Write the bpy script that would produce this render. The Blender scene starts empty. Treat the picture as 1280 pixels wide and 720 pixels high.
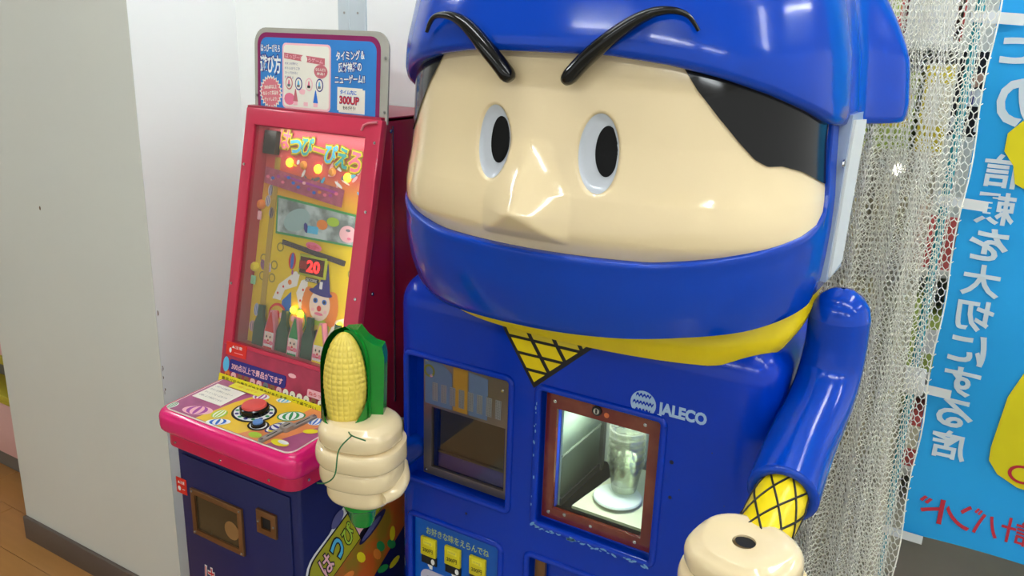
import bpy, bmesh, math, random
import numpy as np
from mathutils import Vector, Matrix
from math import pi, sin, cos, radians as R
random.seed(4)
scene = bpy.context.scene
C = scene.collection

# ------------------------------------------------------------------ camera
cam = bpy.data.cameras.new('camera')
cam.sensor_width = 36; cam.lens = 1059/1280*36; cam.clip_start = .02
cam_o = bpy.data.objects.new('camera', cam); C.objects.link(cam_o)
ax = Vector((1840, 380, -1059)); nn = Vector((-115, 3510, 1059))
UU = (-nn).normalized(); XX = (ax - UU*ax.dot(UU)).normalized(); YY = UU.cross(XX)
if YY.z < 0: YY = -YY
M = Matrix(((XX.x, -XX.y, -XX.z), (YY.x, -YY.y, -YY.z), (UU.x, -UU.y, -UU.z)))
cam_o.matrix_world = Matrix.Translation((0, 0, 1.65)) @ M.to_4x4()
scene.camera = cam_o
# ------------------------------------------------------------------ world, exposure
w = bpy.data.worlds.new('world'); scene.world = w; w.use_nodes = True
w.node_tree.nodes['Background'].inputs[0].default_value = (.98, 1, .97, 1)
w.node_tree.nodes['Background'].inputs[1].default_value = .36
scene.view_settings.view_transform = 'Standard'; scene.view_settings.look = 'None'
scene.view_settings.exposure = 1.28; scene.view_settings.gamma = 1
try: scene.view_settings.use_curve_mapping = False
except Exception: pass
TUBE = 13.5            # strength of the fluorescent tubes of the ceiling fixtures
CEIL = 2.75

# ------------------------------------------------------------------ materials
def lin(c):
    return tuple(((x/255)/12.92 if x/255 <= .04045 else ((x/255+.055)/1.055)**2.4) for x in c)
_M = {}
def mat(name, col=(200, 200, 200), rough=.5, metal=0, noise=.05, scale=12, bump=0, bscale=60, coat=0,
        emit=0, alpha=1, trans=0, spec=.5, col2=None, ior=1.45):
    if name in _M: return _M[name]
    m = bpy.data.materials.new(name); m.use_nodes = True; nt = m.node_tree
    b = nt.nodes['Principled BSDF']
    c = lin(col)
    tc = nt.nodes.new('ShaderNodeTexCoord'); nz = nt.nodes.new('ShaderNodeTexNoise')
    nz.inputs['Scale'].default_value = scale; nz.inputs['Detail'].default_value = 4
    nt.links.new(tc.outputs['Object'], nz.inputs['Vector'])
    mx = nt.nodes.new('ShaderNodeMix'); mx.data_type = 'RGBA'
    c2 = lin(col2) if col2 else tuple(max(0, x*(1-noise*2)) for x in c)
    mx.inputs[6].default_value = (*c, 1); mx.inputs[7].default_value = (*c2, 1)
    if col2:
        rp = nt.nodes.new('ShaderNodeMapRange'); rp.inputs[1].default_value = .42; rp.inputs[2].default_value = .6
        nt.links.new(nz.outputs['Fac'], rp.inputs[0]); nt.links.new(rp.outputs[0], mx.inputs[0])
    else:
        nt.links.new(nz.outputs['Fac'], mx.inputs[0])
    nt.links.new(mx.outputs[2], b.inputs['Base Color'])
    b.inputs['Roughness'].default_value = rough; b.inputs['Metallic'].default_value = metal
    b.inputs['Coat Weight'].default_value = coat; b.inputs['Coat Roughness'].default_value = .06
    b.inputs['Alpha'].default_value = alpha; b.inputs['Transmission Weight'].default_value = trans
    b.inputs['Specular IOR Level'].default_value = spec; b.inputs['IOR'].default_value = ior
    if emit:
        b.inputs['Emission Color'].default_value = (*c, 1); b.inputs['Emission Strength'].default_value = emit
    if bump:
        n2 = nt.nodes.new('ShaderNodeTexNoise'); n2.inputs['Scale'].default_value = bscale
        nt.links.new(tc.outputs['Object'], n2.inputs['Vector'])
        bp = nt.nodes.new('ShaderNodeBump'); bp.inputs['Strength'].default_value = bump; bp.inputs['Distance'].default_value = .01
        nt.links.new(n2.outputs['Fac'], bp.inputs['Height']); nt.links.new(bp.outputs[0], b.inputs['Normal'])
    _M[name] = m
    return m
def pane_mat(name, tint=(255, 255, 255), gloss=.10, rough=.02, haze=0, hazecol=(230, 228, 220)):
    m = bpy.data.materials.new(name); m.use_nodes = True; nt = m.node_tree; N = nt.nodes
    for n in list(N): N.remove(n)
    out = N.new('ShaderNodeOutputMaterial'); tr = N.new('ShaderNodeBsdfTransparent'); gl = N.new('ShaderNodeBsdfGlossy')
    tr.inputs[0].default_value = (*lin(tint), 1); gl.inputs['Roughness'].default_value = rough
    fr = N.new('ShaderNodeLayerWeight'); fr.inputs[0].default_value = .25
    mr = N.new('ShaderNodeMapRange'); mr.inputs[3].default_value = gloss; mr.inputs[4].default_value = .6
    nt.links.new(fr.outputs['Fresnel'], mr.inputs[0])
    mx = N.new('ShaderNodeMixShader'); nt.links.new(mr.outputs[0], mx.inputs[0])
    nt.links.new(tr.outputs[0], mx.inputs[1]); nt.links.new(gl.outputs[0], mx.inputs[2])
    last = mx
    if haze:
        df = N.new('ShaderNodeBsdfDiffuse'); df.inputs[0].default_value = (*lin(hazecol), 1)
        m2 = N.new('ShaderNodeMixShader'); m2.inputs[0].default_value = haze
        nt.links.new(mx.outputs[0], m2.inputs[1]); nt.links.new(df.outputs[0], m2.inputs[2]); last = m2
    nt.links.new(last.outputs[0], out.inputs[0])
    return m

# ------------------------------------------------------------------ mesh builder
class Fr:                      # a plane frame: point = o + u*U + v*V + d*N  (N points out of the surface)
    def __init__(s, o, U, V, N): s.o, s.U, s.V, s.N = Vector(o), Vector(U), Vector(V), Vector(N)
    def __call__(s, u, v, d=0): return s.o + s.U*u + s.V*v + s.N*d
class MB:
    def __init__(s): s.v = []; s.f = []; s.m = []; s.mats = []
    def mi(s, m):
        if m not in s.mats: s.mats.append(m)
        return s.mats.index(m)
    def add(s, vs, fs, m):
        k = len(s.v); i = s.mi(m)
        s.v.extend([tuple(p) for p in vs]); s.f.extend([tuple(k+j for j in f) for f in fs]); s.m.extend([i]*len(fs)); return s
    def poly(s, pts, m): return s.add(pts, [tuple(range(len(pts)))], m)
    def slab(s, F, pts, d0, d1, m, cap0=True):      # flat outline with thickness from d0 (back) to d1 (front)
        n = len(pts); vs = [F(u, v, d0) for u, v in pts]+[F(u, v, d1) for u, v in pts]
        fs = [tuple(range(n, 2*n))]+[(i, (i+1) % n, n+(i+1) % n, n+i) for i in range(n)]
        if cap0: fs.append(tuple(reversed(range(n))))
        return s.add(vs, fs, m)
    def box(s, a, b, m, bev=0, seg=2):
        bm = bmesh.new(); bmesh.ops.create_cube(bm, size=1)
        for v in bm.verts: v.co = Vector([(a[i]+b[i])/2+v.co[i]*(b[i]-a[i]) for i in range(3)])
        if bev: bmesh.ops.bevel(bm, geom=bm.edges[:], offset=bev, segments=seg, affect='EDGES', profile=.5)
        return s.bm(bm, m)
    def bm(s, bm, m, T=None):
        bm.verts.ensure_lookup_table(); bm.verts.index_update()
        s.add([(T @ v.co if T else v.co) for v in bm.verts], [[v.index for v in f.verts] for f in bm.faces], m); bm.free(); return s
    def fbox(s, F, u0, u1, v0, v1, d0, d1, m, bev=0):
        bm = bmesh.new(); bmesh.ops.create_cube(bm, size=1)
        for v in bm.verts: v.co = Vector(((u0+u1)/2+v.co.x*(u1-u0), (v0+v1)/2+v.co.y*(v1-v0), (d0+d1)/2+v.co.z*(d1-d0)))
        if bev: bmesh.ops.bevel(bm, geom=bm.edges[:], offset=bev, segments=2, affect='EDGES', profile=.5)
        for v in bm.verts: v.co = F(*v.co)
        return s.bm(bm, m)
    def ell(s, F, u, v, ru, rv, d, m, n=28, rot=0, dome=0, d0=None):
        pts = []
        for i in range(n):
            a = 2*pi*i/n; x, y = ru*cos(a), rv*sin(a)
            pts.append((u+x*cos(rot)-y*sin(rot), v+x*sin(rot)+y*cos(rot)))
        if d0 is not None: return s.slab(F, pts, d0, d, m)
        return s.poly([F(a, b, d) for a, b in pts], m)
    def ring(s, F, u, v, r0, r1, d, m, n=28):
        vs = [F(u+r*cos(2*pi*i/n), v+r*sin(2*pi*i/n), d) for r in (r0, r1) for i in range(n)]
        return s.add(vs, [(i, (i+1) % n, n+(i+1) % n, n+i) for i in range(n)], m)
    def cyl(s, p0, p1, r, m, n=20, r1=None):
        return s.tube([p0, p1], [r, r if r1 is None else r1], m, n)
    def tube(s, path, rad, m, n=12, cap=True, flat=1, flatdir=None):
        P = [Vector(p) for p in path]
        if not hasattr(rad, '__len__'): rad = [rad]*len(P)
        T0 = (P[1]-P[0]).normalized(); up = Vector((0, 0, 1)) if abs(T0.z) < .9 else Vector((1, 0, 0))
        if flatdir is not None: up = Vector(flatdir)
        a = T0.cross(up).normalized(); vs = []; L = len(P)
        for i in range(L):
            T = (P[min(i+1, L-1)]-P[max(i-1, 0)]).normalized()
            if flatdir is not None: b = (up-T*up.dot(T)).normalized(); a = b.cross(T)
            else: a = (a-T*a.dot(T)).normalized(); b = T.cross(a)
            for j in range(n):
                t = 2*pi*j/n; vs.append(P[i]+a*cos(t)*rad[i]+b*sin(t)*rad[i]*flat)
        fs = [(i*n+j, i*n+(j+1) % n, (i+1)*n+(j+1) % n, (i+1)*n+j) for i in range(L-1) for j in range(n)]
        if cap: fs += [tuple(reversed(range(n))), tuple(range((L-1)*n, L*n))]
        return s.add(vs, fs, m)
    def lathe(s, prof, c, m, n=24, axis=(0, 0, 1), a0=0, a1=2*pi, sx=1):
        A = Vector(axis).normalized(); X = A.orthogonal().normalized(); Y = A.cross(X); c = Vector(c)
        full = abs(a1-a0-2*pi) < 1e-6; k = n if full else n+1
        vs = [c+A*z+X*(r*cos(a0+(a1-a0)*j/n))*sx+Y*(r*sin(a0+(a1-a0)*j/n)) for r, z in prof for j in range(k)]
        fs = [(i*k+j, i*k+(j+1) % k, (i+1)*k+(j+1) % k, (i+1)*k+j) for i in range(len(prof)-1) for j in range(n if full else k-1)]
        return s.add(vs, fs, m)
    def grid(s, fn, nu, nv, m, closed=False):
        k = nu if closed else nu+1
        vs = [fn(i/nu, j/nv) for j in range(nv+1) for i in range(k)]
        return s.add(vs, [(j*k+i, j*k+(i+1) % k, (j+1)*k+(i+1) % k, (j+1)*k+i) for j in range(nv) for i in range(nu)], m)
    def text(s, F, u0, u1, v0, v1, d, body, m, bold=0, rot=0, slant=0, mirror=False, ext=0, warp=None):
        vs, fs = glyphs(body, bold)
        x0, x1 = min(p[0] for p in vs), max(p[0] for p in vs); y0, y1 = min(p[1] for p in vs), max(p[1] for p in vs)
        if bold:                     # keep the letter box of the plain text so outlines grow outwards
            pv, _ = glyphs(body, 0); x0, x1 = min(p[0] for p in pv), max(p[0] for p in pv); y0, y1 = min(p[1] for p in pv), max(p[1] for p in pv)
        cu, cv = (u0+u1)/2, (v0+v1)/2; out = []
        for x, y in vs:
            a = ((x-x0)/(x1-x0)-.5)*(u1-u0); b = ((y-y0)/(y1-y0)-.5)*(v1-v0)
            if mirror: a = -a
            b += a*slant
            p, q = cu+a*cos(rot)-b*sin(rot), cv+a*sin(rot)+b*cos(rot)
            out.append(warp(p, q, d) if warp else F(p, q, d))
        return s.add(out, fs, m)
_G = {}
def glyphs(body, bold=0):
    k = (body, bold)
    if k not in _G:
        c = bpy.data.curves.new('t', 'FONT'); c.body = body; c.offset = bold; c.resolution_u = 3
        o = bpy.data.objects.new('t', c); C.objects.link(o); dg = bpy.context.evaluated_depsgraph_get(); dg.update()
        me = o.evaluated_get(dg).to_mesh()
        _G[k] = ([(v.co.x, v.co.y) for v in me.vertices], [tuple(p.vertices) for p in me.polygons])
        bpy.data.objects.remove(o); bpy.data.curves.remove(c)
    return _G[k]

ORG = {}
def props(o, label=None, cat=None, group=None, kind=None):
    if label: o['label'] = label
    if cat: o['category'] = cat
    if group: o['group'] = group
    if kind: o['kind'] = kind
    return o
def thing(name, loc, label, cat, group=None):
    o = bpy.data.objects.new(name, None); o.empty_display_size = .1; C.objects.link(o); o.location = loc
    ORG[o.name] = Vector(loc); return props(o, label, cat, group)
def build(name, mb, parent=None, smooth=35, label=None, cat=None, group=None, kind=None, sub=0):
    if parent is not None: org = ORG[parent.name]
    else:
        xs, ys, zs = zip(*mb.v); org = Vector(((min(xs)+max(xs))/2, (min(ys)+max(ys))/2, min(zs)))
    me = bpy.data.meshes.new(name)
    me.from_pydata([(p[0]-org.x, p[1]-org.y, p[2]-org.z) for p in mb.v], [], mb.f)
    for m in mb.mats: me.materials.append(m)
    me.polygons.foreach_set('material_index', mb.m)
    bm = bmesh.new(); bm.from_mesh(me)
    bmesh.ops.remove_doubles(bm, verts=bm.verts, dist=1e-6)
    bmesh.ops.recalc_face_normals(bm, faces=bm.faces)
    if smooth:
        th = R(smooth)
        for f in bm.faces: f.smooth = True
        for e in bm.edges:
            if len(e.link_faces) == 2 and e.calc_face_angle(0) > th: e.smooth = False
    bm.to_mesh(me); bm.free()
    o = bpy.data.objects.new(name, me); C.objects.link(o)
    if parent is not None: o.parent = parent
    else: o.location = org
    ORG[o.name] = org
    if sub:
        md = o.modifiers.new('s', 'SUBSURF'); md.levels = sub; md.render_levels = sub
    return props(o, label, cat, group, kind)
def struct(name, mb, parent=None, smooth=35): return build(name, mb, parent, smooth, kind='structure' if parent is None else None)
def cut(mb, cutters, bev=0):                      # boolean a solid with box cutters, returns a new MB
    def tmp(b):
        me = bpy.data.meshes.new('t'); me.from_pydata(b.v, [], b.f)
        for m in b.mats: me.materials.append(m)
        bm = bmesh.new(); bm.from_mesh(me); bmesh.ops.remove_doubles(bm, verts=bm.verts, dist=1e-6)
        bmesh.ops.recalc_face_normals(bm, faces=bm.faces); bm.to_mesh(me); bm.free()
        o = bpy.data.objects.new('t', me); C.objects.link(o); return o
    a = tmp(mb); cs = [tmp(c) for c in cutters]
    for c in cs:
        md = a.modifiers.new('b', 'BOOLEAN'); md.object = c; md.operation = 'DIFFERENCE'; md.solver = 'EXACT'
    dg = bpy.context.evaluated_depsgraph_get(); dg.update()
    me = a.evaluated_get(dg).to_mesh()
    out = MB(); out.add([tuple(v.co) for v in me.vertices], [tuple(p.vertices) for p in me.polygons], mb.mats[0])
    for o in [a]+cs: bpy.data.objects.remove(o)
    return out

# palette
BLUE = mat('hood_blue_plastic', (0, 62, 176), .17, noise=.05, scale=3, coat=.25, spec=.3, bump=.012, bscale=9)
BLUE2 = mat('body_blue_plastic', (0, 54, 182), .22, noise=.08, scale=5, coat=.2, spec=.3, bump=.015, bscale=10)
LBLUE = mat('light_blue_panel', (0, 92, 190), .35)
NAVY = mat('navy_sheet_metal', (22, 30, 92), .38, noise=.12, scale=4)
CREAM = mat('cream_plastic', (236, 214, 170), .11, noise=.03, scale=5, coat=.5, bump=.01, bscale=8)
BLACK = mat('black_gloss', (10, 10, 11), .14, coat=.15, spec=.4)
MATB = mat('pupil_black', (10, 10, 11), .3, spec=.2)
DARK = mat('dark_void', (20, 20, 22), .6)
EYEW = mat('eye_white', (196, 201, 208), .2, coat=.4)
YEL = mat('yellow_plastic', (240, 212, 10), .3, noise=.06, scale=20)
PINK = mat('hot_pink_plastic', (238, 28, 118), .22, noise=.05, scale=30, coat=.4)
RED = mat('crimson_sheet_metal', (168, 26, 58), .32, noise=.06, scale=6, coat=.3)
FRAME = mat('rose_red_frame', (205, 52, 82), .3, noise=.06, scale=10, coat=.3)
CHROME = mat('chrome', (205, 205, 205), .18, 1)
STEEL = mat('brushed_steel', (170, 168, 165), .35, 1)
BRONZE = mat('bronze_metal', (150, 108, 70), .38, .7, noise=.2, scale=20)
WHITE = mat('white_print', (240, 240, 238), .5)
GREEN = mat('husk_green_plastic', (10, 140, 40), .22, noise=.12, scale=8, coat=.4)
CORN = mat('corn_yellow_plastic', (238, 212, 92), .3, noise=.05, coat=.3)
def ink(name, c, **k): return mat('ink_'+name, c, .45, noise=.04, **k)
I_K = ink('black', (22, 20, 24)); I_R = ink('red', (216, 40, 44)); I_Y = ink('yellow', (238, 220, 30)); I_B = ink('blue', (38, 110, 205))
I_N = ink('navy', (45, 40, 130)); I_G = ink('green', (40, 150, 80)); I_P = ink('pink', (236, 120, 150)); I_O = ink('orange', (235, 135, 50))
I_C = ink('cyan', (90, 190, 230)); I_V = ink('violet', (170, 70, 160)); I_W = WHITE; I_S = ink('skin', (245, 222, 205)); I_LG = ink('lime', (170, 205, 60))
I_GR = ink('grey', (120, 120, 125)); I_LP = ink('pale_pink', (246, 190, 198)); I_CR = ink('paper_cream', (240, 236, 222))
LAMP = mat('lit_lamp', (255, 200, 30), .4, emit=3.0)
LAMPOFF = mat('unlit_lamp', (232, 160, 70), .4)
def bolt(mb, F, u, v, d, r=.004, m=None): mb.ell(F, u, v, r, r, d+.0015, m or CHROME, 10, d0=d-.001); mb.ell(F, u, v, r*.55, r*.55, d+.003, m or CHROME, 8, d0=d)
def screws(parent, F, pts, d, r=.0035, m_=None):
    for u, v in pts:
        q = MB(); bolt(q, F, u, v, d, r, m_); build('screw', q, parent)
def rrect(u0, u1, v0, v1, r, n=5, corners=(1, 1, 1, 1)):
    out = []
    for k, (cx, cy, a0) in enumerate(((u1-r, v1-r, 0), (u0+r, v1-r, 90), (u0+r, v0+r, 180), (u1-r, v0+r, 270))):
        if not corners[k]:
            out.append(((u1, v1), (u0, v1), (u0, v0), (u1, v0))[k]); continue
        for i in range(n+1): a = R(a0+90*i/n); out.append((cx+r*cos(a), cy+r*sin(a)))
    return out
X3, Y3, Z3 = Vector((1, 0, 0)), Vector((0, 1, 0)), Vector((0, 0, 1))

# ------------------------------------------------------------------ the room
m = mat('wood_vinyl_floor', (196, 140, 78), .35, noise=.2, scale=8, coat=.2)
nt = m.node_tree; nz = [n for n in nt.nodes if n.type == 'TEX_NOISE'][0]; tc = [n for n in nt.nodes if n.type == 'TEX_COORD'][0]
mp = nt.nodes.new('ShaderNodeMapping'); mp.inputs['Scale'].default_value = (.25, 2.2, 1); nt.links.new(tc.outputs['Object'], mp.inputs[0]); nt.links.new(mp.outputs[0], nz.inputs['Vector'])
fl = struct('floor', MB().box((-6, -4.5, -.06), (4, 6.5, 0), mat('pale_store_floor', (176, 170, 150), .3, noise=.1)))
fb = MB(); k = 0
for i in range(16):                                  # wood-look planks of the left aisle
    y = -.45+i*.15
    for j in range(3):
        x = -4.2+j*.92+((i*37) % 60)/100
        fb = MB(); fb.box((max(-4.2, x-.92 if j == 0 else x), y+.001, 0), (min(-1.6, x+.92-.002) if j < 2 else -1.6, y+.149, .004), m, .0006, 1)
        if j == 0: continue
        build('floor_plank', fb, fl)
    fb = MB(); fb.box((-4.2, y+.001, 0), (-4.2+.92+((i*37) % 60)/100-.002, y+.149, .004), m, .0006, 1); build('floor_plank', fb, fl)
WALLM = mat('painted_wall', (218, 219, 210), .45, noise=.03, scale=3, bump=.03, bscale=40, coat=.1)
WALLB = mat('white_wall_board', (248, 250, 247), .28, noise=.02, scale=3, coat=.25)
pl = MB().box((-2.595, 1.284, 0), (-1.8195, 2.3, CEIL), WALLM)
pl.add([(-1.819, 1.2845, 0), (-1.819, 1.6, 0), (-1.819, 1.6, CEIL), (-1.819, 1.2845, CEIL)], [(0, 1, 2, 3)], WALLB)
wl = struct('wall_left', pl)
fy = Fr((0, 1.284, 0), X3, Z3, -Y3)
mk = MB(); mk.ell(fy, -2.28, 1.149, .0035, .006, .0006, mat('wall_chip', (120, 100, 78), .8), 7, d0=0)
build('paint_chip', mk, wl)
mk = MB(); random.seed(2)
for i in range(9):
    z = random.choice((.73, .76, .79, .93))+random.uniform(-.015, .015); y = 1.2862+random.uniform(0, .003); w_ = random.uniform(.001, .004); h_ = random.uniform(.002, .008)
    mk.add([(-1.8186, y, z-h_), (-1.8186, y+w_, z-h_*.3), (-1.8186, y+w_*.7, z+h_*.5), (-1.8186, y, z+h_)], [(0, 1, 2, 3)], mat('wall_scuff', (146, 128, 112), .8))
build('corner_scuff', mk, wl)
struct('baseboard_left', MB().box((-2.597, 1.272, 0), (-1.815, 1.2845, .085), mat('brown_vinyl_base', (98, 86, 78), .45), .003).box((-1.8195, 1.272, 0), (-1.808, 1.6, .085), _M['brown_vinyl_base']))
struct('wall_back', MB().box((-1.83, 1.6, 0), (-1.13, 1.72, CEIL), WALLB, .002, 1))
tr = MB().box((-1.461, 1.594, 1.60), (-1.375, 1.601, CEIL), mat('pale_blue_cover_strip', (202, 214, 218), .35), .0015, 1)
fw = Fr((0, 1.594, 0), X3, Z3, -Y3)
tr.box((-1.430, 1.5925, 1.60), (-1.425, 1.595, CEIL), _M['pale_blue_cover_strip'])
for u in (-1.44, -1.398):
    tr.ell(fw, u, 1.682, .003, .003, .001, STEEL, 8, d0=0)
struct('trim_1', tr)
struct('wall_far', MB().box((-6, 6.4, 0), (4, 6.5, CEIL), WALLM)); struct('wall_side', MB().box((-6, -4.5, 0), (-5.9, 6.4, CEIL), WALLM))
ceil = struct('ceiling', MB().box((-6, -4.5, CEIL), (4, 6.5, CEIL+.05), mat('ceiling_board', (226, 224, 216), .8)))
TUBEM = mat('fluorescent_tube', (246, 252, 255), .5, emit=TUBE)
HOUS = mat('fixture_white', (235, 235, 232), .4)
def ceiling_light(x, y, L, along, label, group=None):
    t = thing('ceiling_light', (x, y, CEIL-.07), label, 'ceiling light', group)
    A = X3 if along == 'x' else Y3; B = Y3 if along == 'x' else X3
    c = Vector((x, y, CEIL)); F = Fr(c, A, B, Z3)
    build('housing', MB().fbox(F, -L/2-.02, L/2+.02, -.11, .11, -.045, 0, HOUS, .006), t)
    for s in (-.055, .055):
        build('tube', MB().cyl(F(-L/2, s, -.06), F(L/2, s, -.06), .016, TUBEM, 10), t)
LG = 'twin-tube ceiling lights above the aisle in front of the machines'
for x, y in ((-.95, .80), (.65, .80), (-.95, -1.4), (.65, -1.4), (2.25, .80), (2.25, -1.4)):
    ceiling_light(x, y, 1.2, 'x', 'white twin-tube ceiling light '+('just before the machines, ' if y > 0 else 'well before the machines, ')+{-.95: 'nearest the grey pillar', .65: 'middle of its row', 2.25: 'rightmost of its row'}[x], LG)
for x, y in ((.5, 2.0), (2.0, 2.2), (-.4, 3.0), (-3.6, .6)):
    ceiling_light(x, y, 1.2, 'y', 'white twin-tube ceiling light running front to back over a side aisle', 'twin-tube ceiling lights over the side aisles')

# ================================================================== NINJA-HOODED POPCORN MACHINE
nj = thing('popcorn_vending_machine', (-.66, 1.45, 0), 'tall blue popcorn vending machine shaped like a hooded ninja figure with cream face', 'vending machine')
cx, cy, HA, HB, HP = -.63, 1.42, .38, .32, 2.4
Zw = [1.10, 1.15, 1.18, 1.21, 1.25, 1.30, 1.36, 1.42, 1.50, 1.58, 1.70, 1.9]
Ww = [.70, .84, .90, .945, .98, 1., 1.005, 1.0, .975, .965, .96, .96]
def HS(thd, z, k=1., off=0.):
    t = R(thd); wz = float(np.interp(z, Zw, Ww))*k; s, c = sin(t), cos(t)
    p = HP if abs(thd) <= 90 else 3.2
    b = HB if c > 0 else .25
    x = (HA*wz+off)*math.copysign(abs(s)**(2/p), s); y = -(b*wz+off)*math.copysign(abs(c)**(2/p), c)
    return Vector((cx+x, cy+y, z))
def sm(a, b, x):
    t = max(0, min(1, (x-a)/(b-a))); return t*t*(3-2*t)
EYES = ((-8.6, 1.488, 4.1, .0565), (12.4, 1.486, 4.5, .058))
NX = -.638
def face_off(th, z):
    o = -.010*(1-sm(1.325, 1.365, z)) + .004*sm(1.33, 1.375, z)*(1-sm(1.38, 1.45, z)) - .012*sm(1.56, 1.66, z)
    o += .004*math.exp(-((abs(th-2)-40)/18)**2)*math.exp(-((z-1.39)/.04)**2)
    for (a, b, ra, rb) in EYES:
        q = math.hypot((th-a)/ra, (z-b)/rb); o -= .007*(1-sm(.93, 1.06, q))
    return o
def nose(x, z):
    dx = math.sqrt((x-NX)**2+.005**2)-.005
    wz = .074-.046*sm(1.39, 1.52, z); up = max(0, 1-max(0, z-1.388)/.14); up = up*up*(1.6-.6*up) if z > 1.388 else 1
    tt = max(0, 1-dx/wz); top = .044*(tt**1.12)*up; low = .042*(z-1.346)/.044; k = .0022
    h = -k*math.log(math.exp(-top/k)+math.exp(-low/k)) if low < .2 else top
    return max(0, h)
def FS(th, z, off=0.):
    p = HS(th, z); n = (HS(th, z, 1, .01)-p).normalized()
    p = p+n*(face_off(th, z)+off); p.y -= nose(p.x, z) if abs(th) < 25 else 0
    return p
g = MB(); g.grid(lambda a, b: FS(-85+170*a, 1.31+.37*b), 340, 200, CREAM); face = build('face', g, nj, 0)
for p in face.data.polygons: p.use_smooth = True
for i, (a, b, ra, rb) in enumerate(EYES):
    s = 1 if i else -1
    def patch(A, B, RA, RB, off, mt, n=40, k=7):
        mbp = MB(); vs = [FS(A, B, off)]+[FS(A+RA*(j+1)/k*cos(2*pi*q/n), B+RB*(j+1)/k*sin(2*pi*q/n), off) for j in range(k) for q in range(n)]
        fs = [(0, 1+q, 1+(q+1) % n) for q in range(n)]+[(1+j*n+q, 1+j*n+(q+1) % n, 1+(j+1)*n+(q+1) % n, 1+(j+1)*n+q) for j in range(k-1) for q in range(n)]
        return mbp.add(vs, fs, mt)
    e = build('eye', patch(a, b, ra*.99, rb*.99, .0012, EYEW), nj, 60)
    build('pupil', patch(a+(1.4 if i == 0 else 1.7), b+.004, ra*.58, rb*.63, .0022, MATB), e, 60)
# side hair panels
HR = [(27, 1.640), (34, 1.582), (40, 1.545), (46, 1.512), (51, 1.488), (55, 1.478), (60, 1.478), (68, 1.468), (80, 1.444)]
for s in (1, -1):
    def hf(a, b):
        th = 27+53.5*a; lo = float(np.interp(th, [q[0] for q in HR], [q[1] for q in HR])); z = lo+(1.655-lo)*b
        return FS((th+.0) if s > 0 else -(th-1.5), z, .0025)
    build('hair_panel', MB().grid(hf, 60, 14, BLACK), nj, 60)
# eyebrows: simple tapered arcs lying on the hood rim
def brow(pts, rad, s):
    P = []
    K = len(pts)
    for i in range(33):
        t = i/32*(K-1); k = min(int(t), K-2); q = t-k
        def cr(c):
            a, b, cc, d = [pts[max(0, min(K-1, k+j))][c] for j in (-1, 0, 1, 2)]
            return .5*((2*b)+(-a+cc)*q+(2*a-5*b+4*cc-d)*q*q+(-a+3*b-3*cc+d)*q**3)
        th, z = cr(0), cr(1); off = .024+.003*sin(pi*i/32)-.006*sm(22, 32, i)
        P.append(HS(th, z, 1, off))
    r = [rad*(.22+.70*sm(0, .8, i/32)+.08*i/32)*(1, .86, .6)[max(0, i-30)] for i in range(33)]
    return MB().tube(P, r, BLACK, 14, flat=.8)
build('eyebrow', brow([(-29, 1.647), (-25.5, 1.668), (-20, 1.672), (-15, 1.664), (-10.5, 1.642), (-6.2, 1.610), (-3.4, 1.583)], .0148, -1), nj, 60)
build('eyebrow', brow([(32, 1.660), (29, 1.680), (24, 1.684), (19, 1.672), (13.5, 1.645), (8.8, 1.615), (5.2, 1.585)], .0148, 1), nj, 60)
# mask: lower face cover that turns up at the temples into the shell sides
def mask_top(th):
    a = abs(th-1) if th > 0 else abs(th)
    base = float(np.interp(a, [0, 25, 40, 55, 68, 75, 78.5, 80, 81.5], [1.331, 1.334, 1.345, 1.359, 1.373, 1.385, 1.402, 1.435, 1.60]))
    return base
def mask_bot(th): return float(np.interp(th, [-180, -130, -90, -60, -30, 0, 20, 36, 55, 70, 90, 130, 180], [1.25, 1.24, 1.218, 1.198, 1.184, 1.190, 1.201, 1.212, 1.220, 1.231, 1.248, 1.26, 1.25]))
TH = sorted(set([-180+i*3 for i in range(120)]+[s*(70+i*.5) for s in (1, -1) for i in range(41)]))
rows = [(-.3, -.10), (-.12, -.075), (-.02, -.03), (.0, -.012)]+[(t, .006) for t in (.06, .14, .24, .36, .5, .64, .78, .9)]+[(.96, .008), (.99, .0065), (1.0, .003), (1.0, -.012)]
mb = MB(); vs = []
for (t, o) in rows:
    for th in TH:
        z0, z1 = mask_bot(th), mask_top(th); z = z0+(z1-z0)*t
        vs.append(HS(th, z, 1, o))
n = len(TH); mb.add(vs, [(j*n+i, j*n+(i+1) % n, (j+1)*n+(i+1) % n, (j+1)*n+i) for j in range(len(rows)-1) for i in range(n)], BLUE)
build('mask', mb, nj, 50)
# hood dome
def rim(th):
    a = abs(th)
    return float(np.interp(a, [0, 13, 27, 40, 54, 69, 79, 90, 100, 180], [1.624, 1.624, 1.614, 1.599, 1.578, 1.552, 1.533, 1.526, 1.524, 1.52]))
def hood_pt(th, t, o):
    z0 = rim(th); z = z0+(2.0-z0)*t
    ks = float(np.interp(z, [1.5, 1.56, 1.63, 1.70, 1.78, 1.86, 1.92, 1.965, 2.0], [1.0, 1.0, .985, .94, .87, .74, .56, .34, 0.001]))
    a = abs(th); fl = sm(92, 125, a)*(1-sm(1.60, 1.90, z)*.7)
    p = HS(th, min(z, 1.62), ks, o); p.z = z
    p.x = cx+(p.x-cx)*(1+.27*fl); p.y = cy+(p.y-cy)*(1+.10*fl)
    if abs(th) < 90: p.y = cy+(p.y-cy)*1.02
    return p
rows = [(0.02, -.035), (.005, -.012), (0, .0), (.0, .010), (.008, .016), (.03, .019), (.07, .020)]+[(.07+.93*i/26, .020) for i in range(1, 27)]
TH2 = sorted(set([-180+i*3 for i in range(120)]+[s*(85+i) for s in (1, -1) for i in range(20)]))
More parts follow.
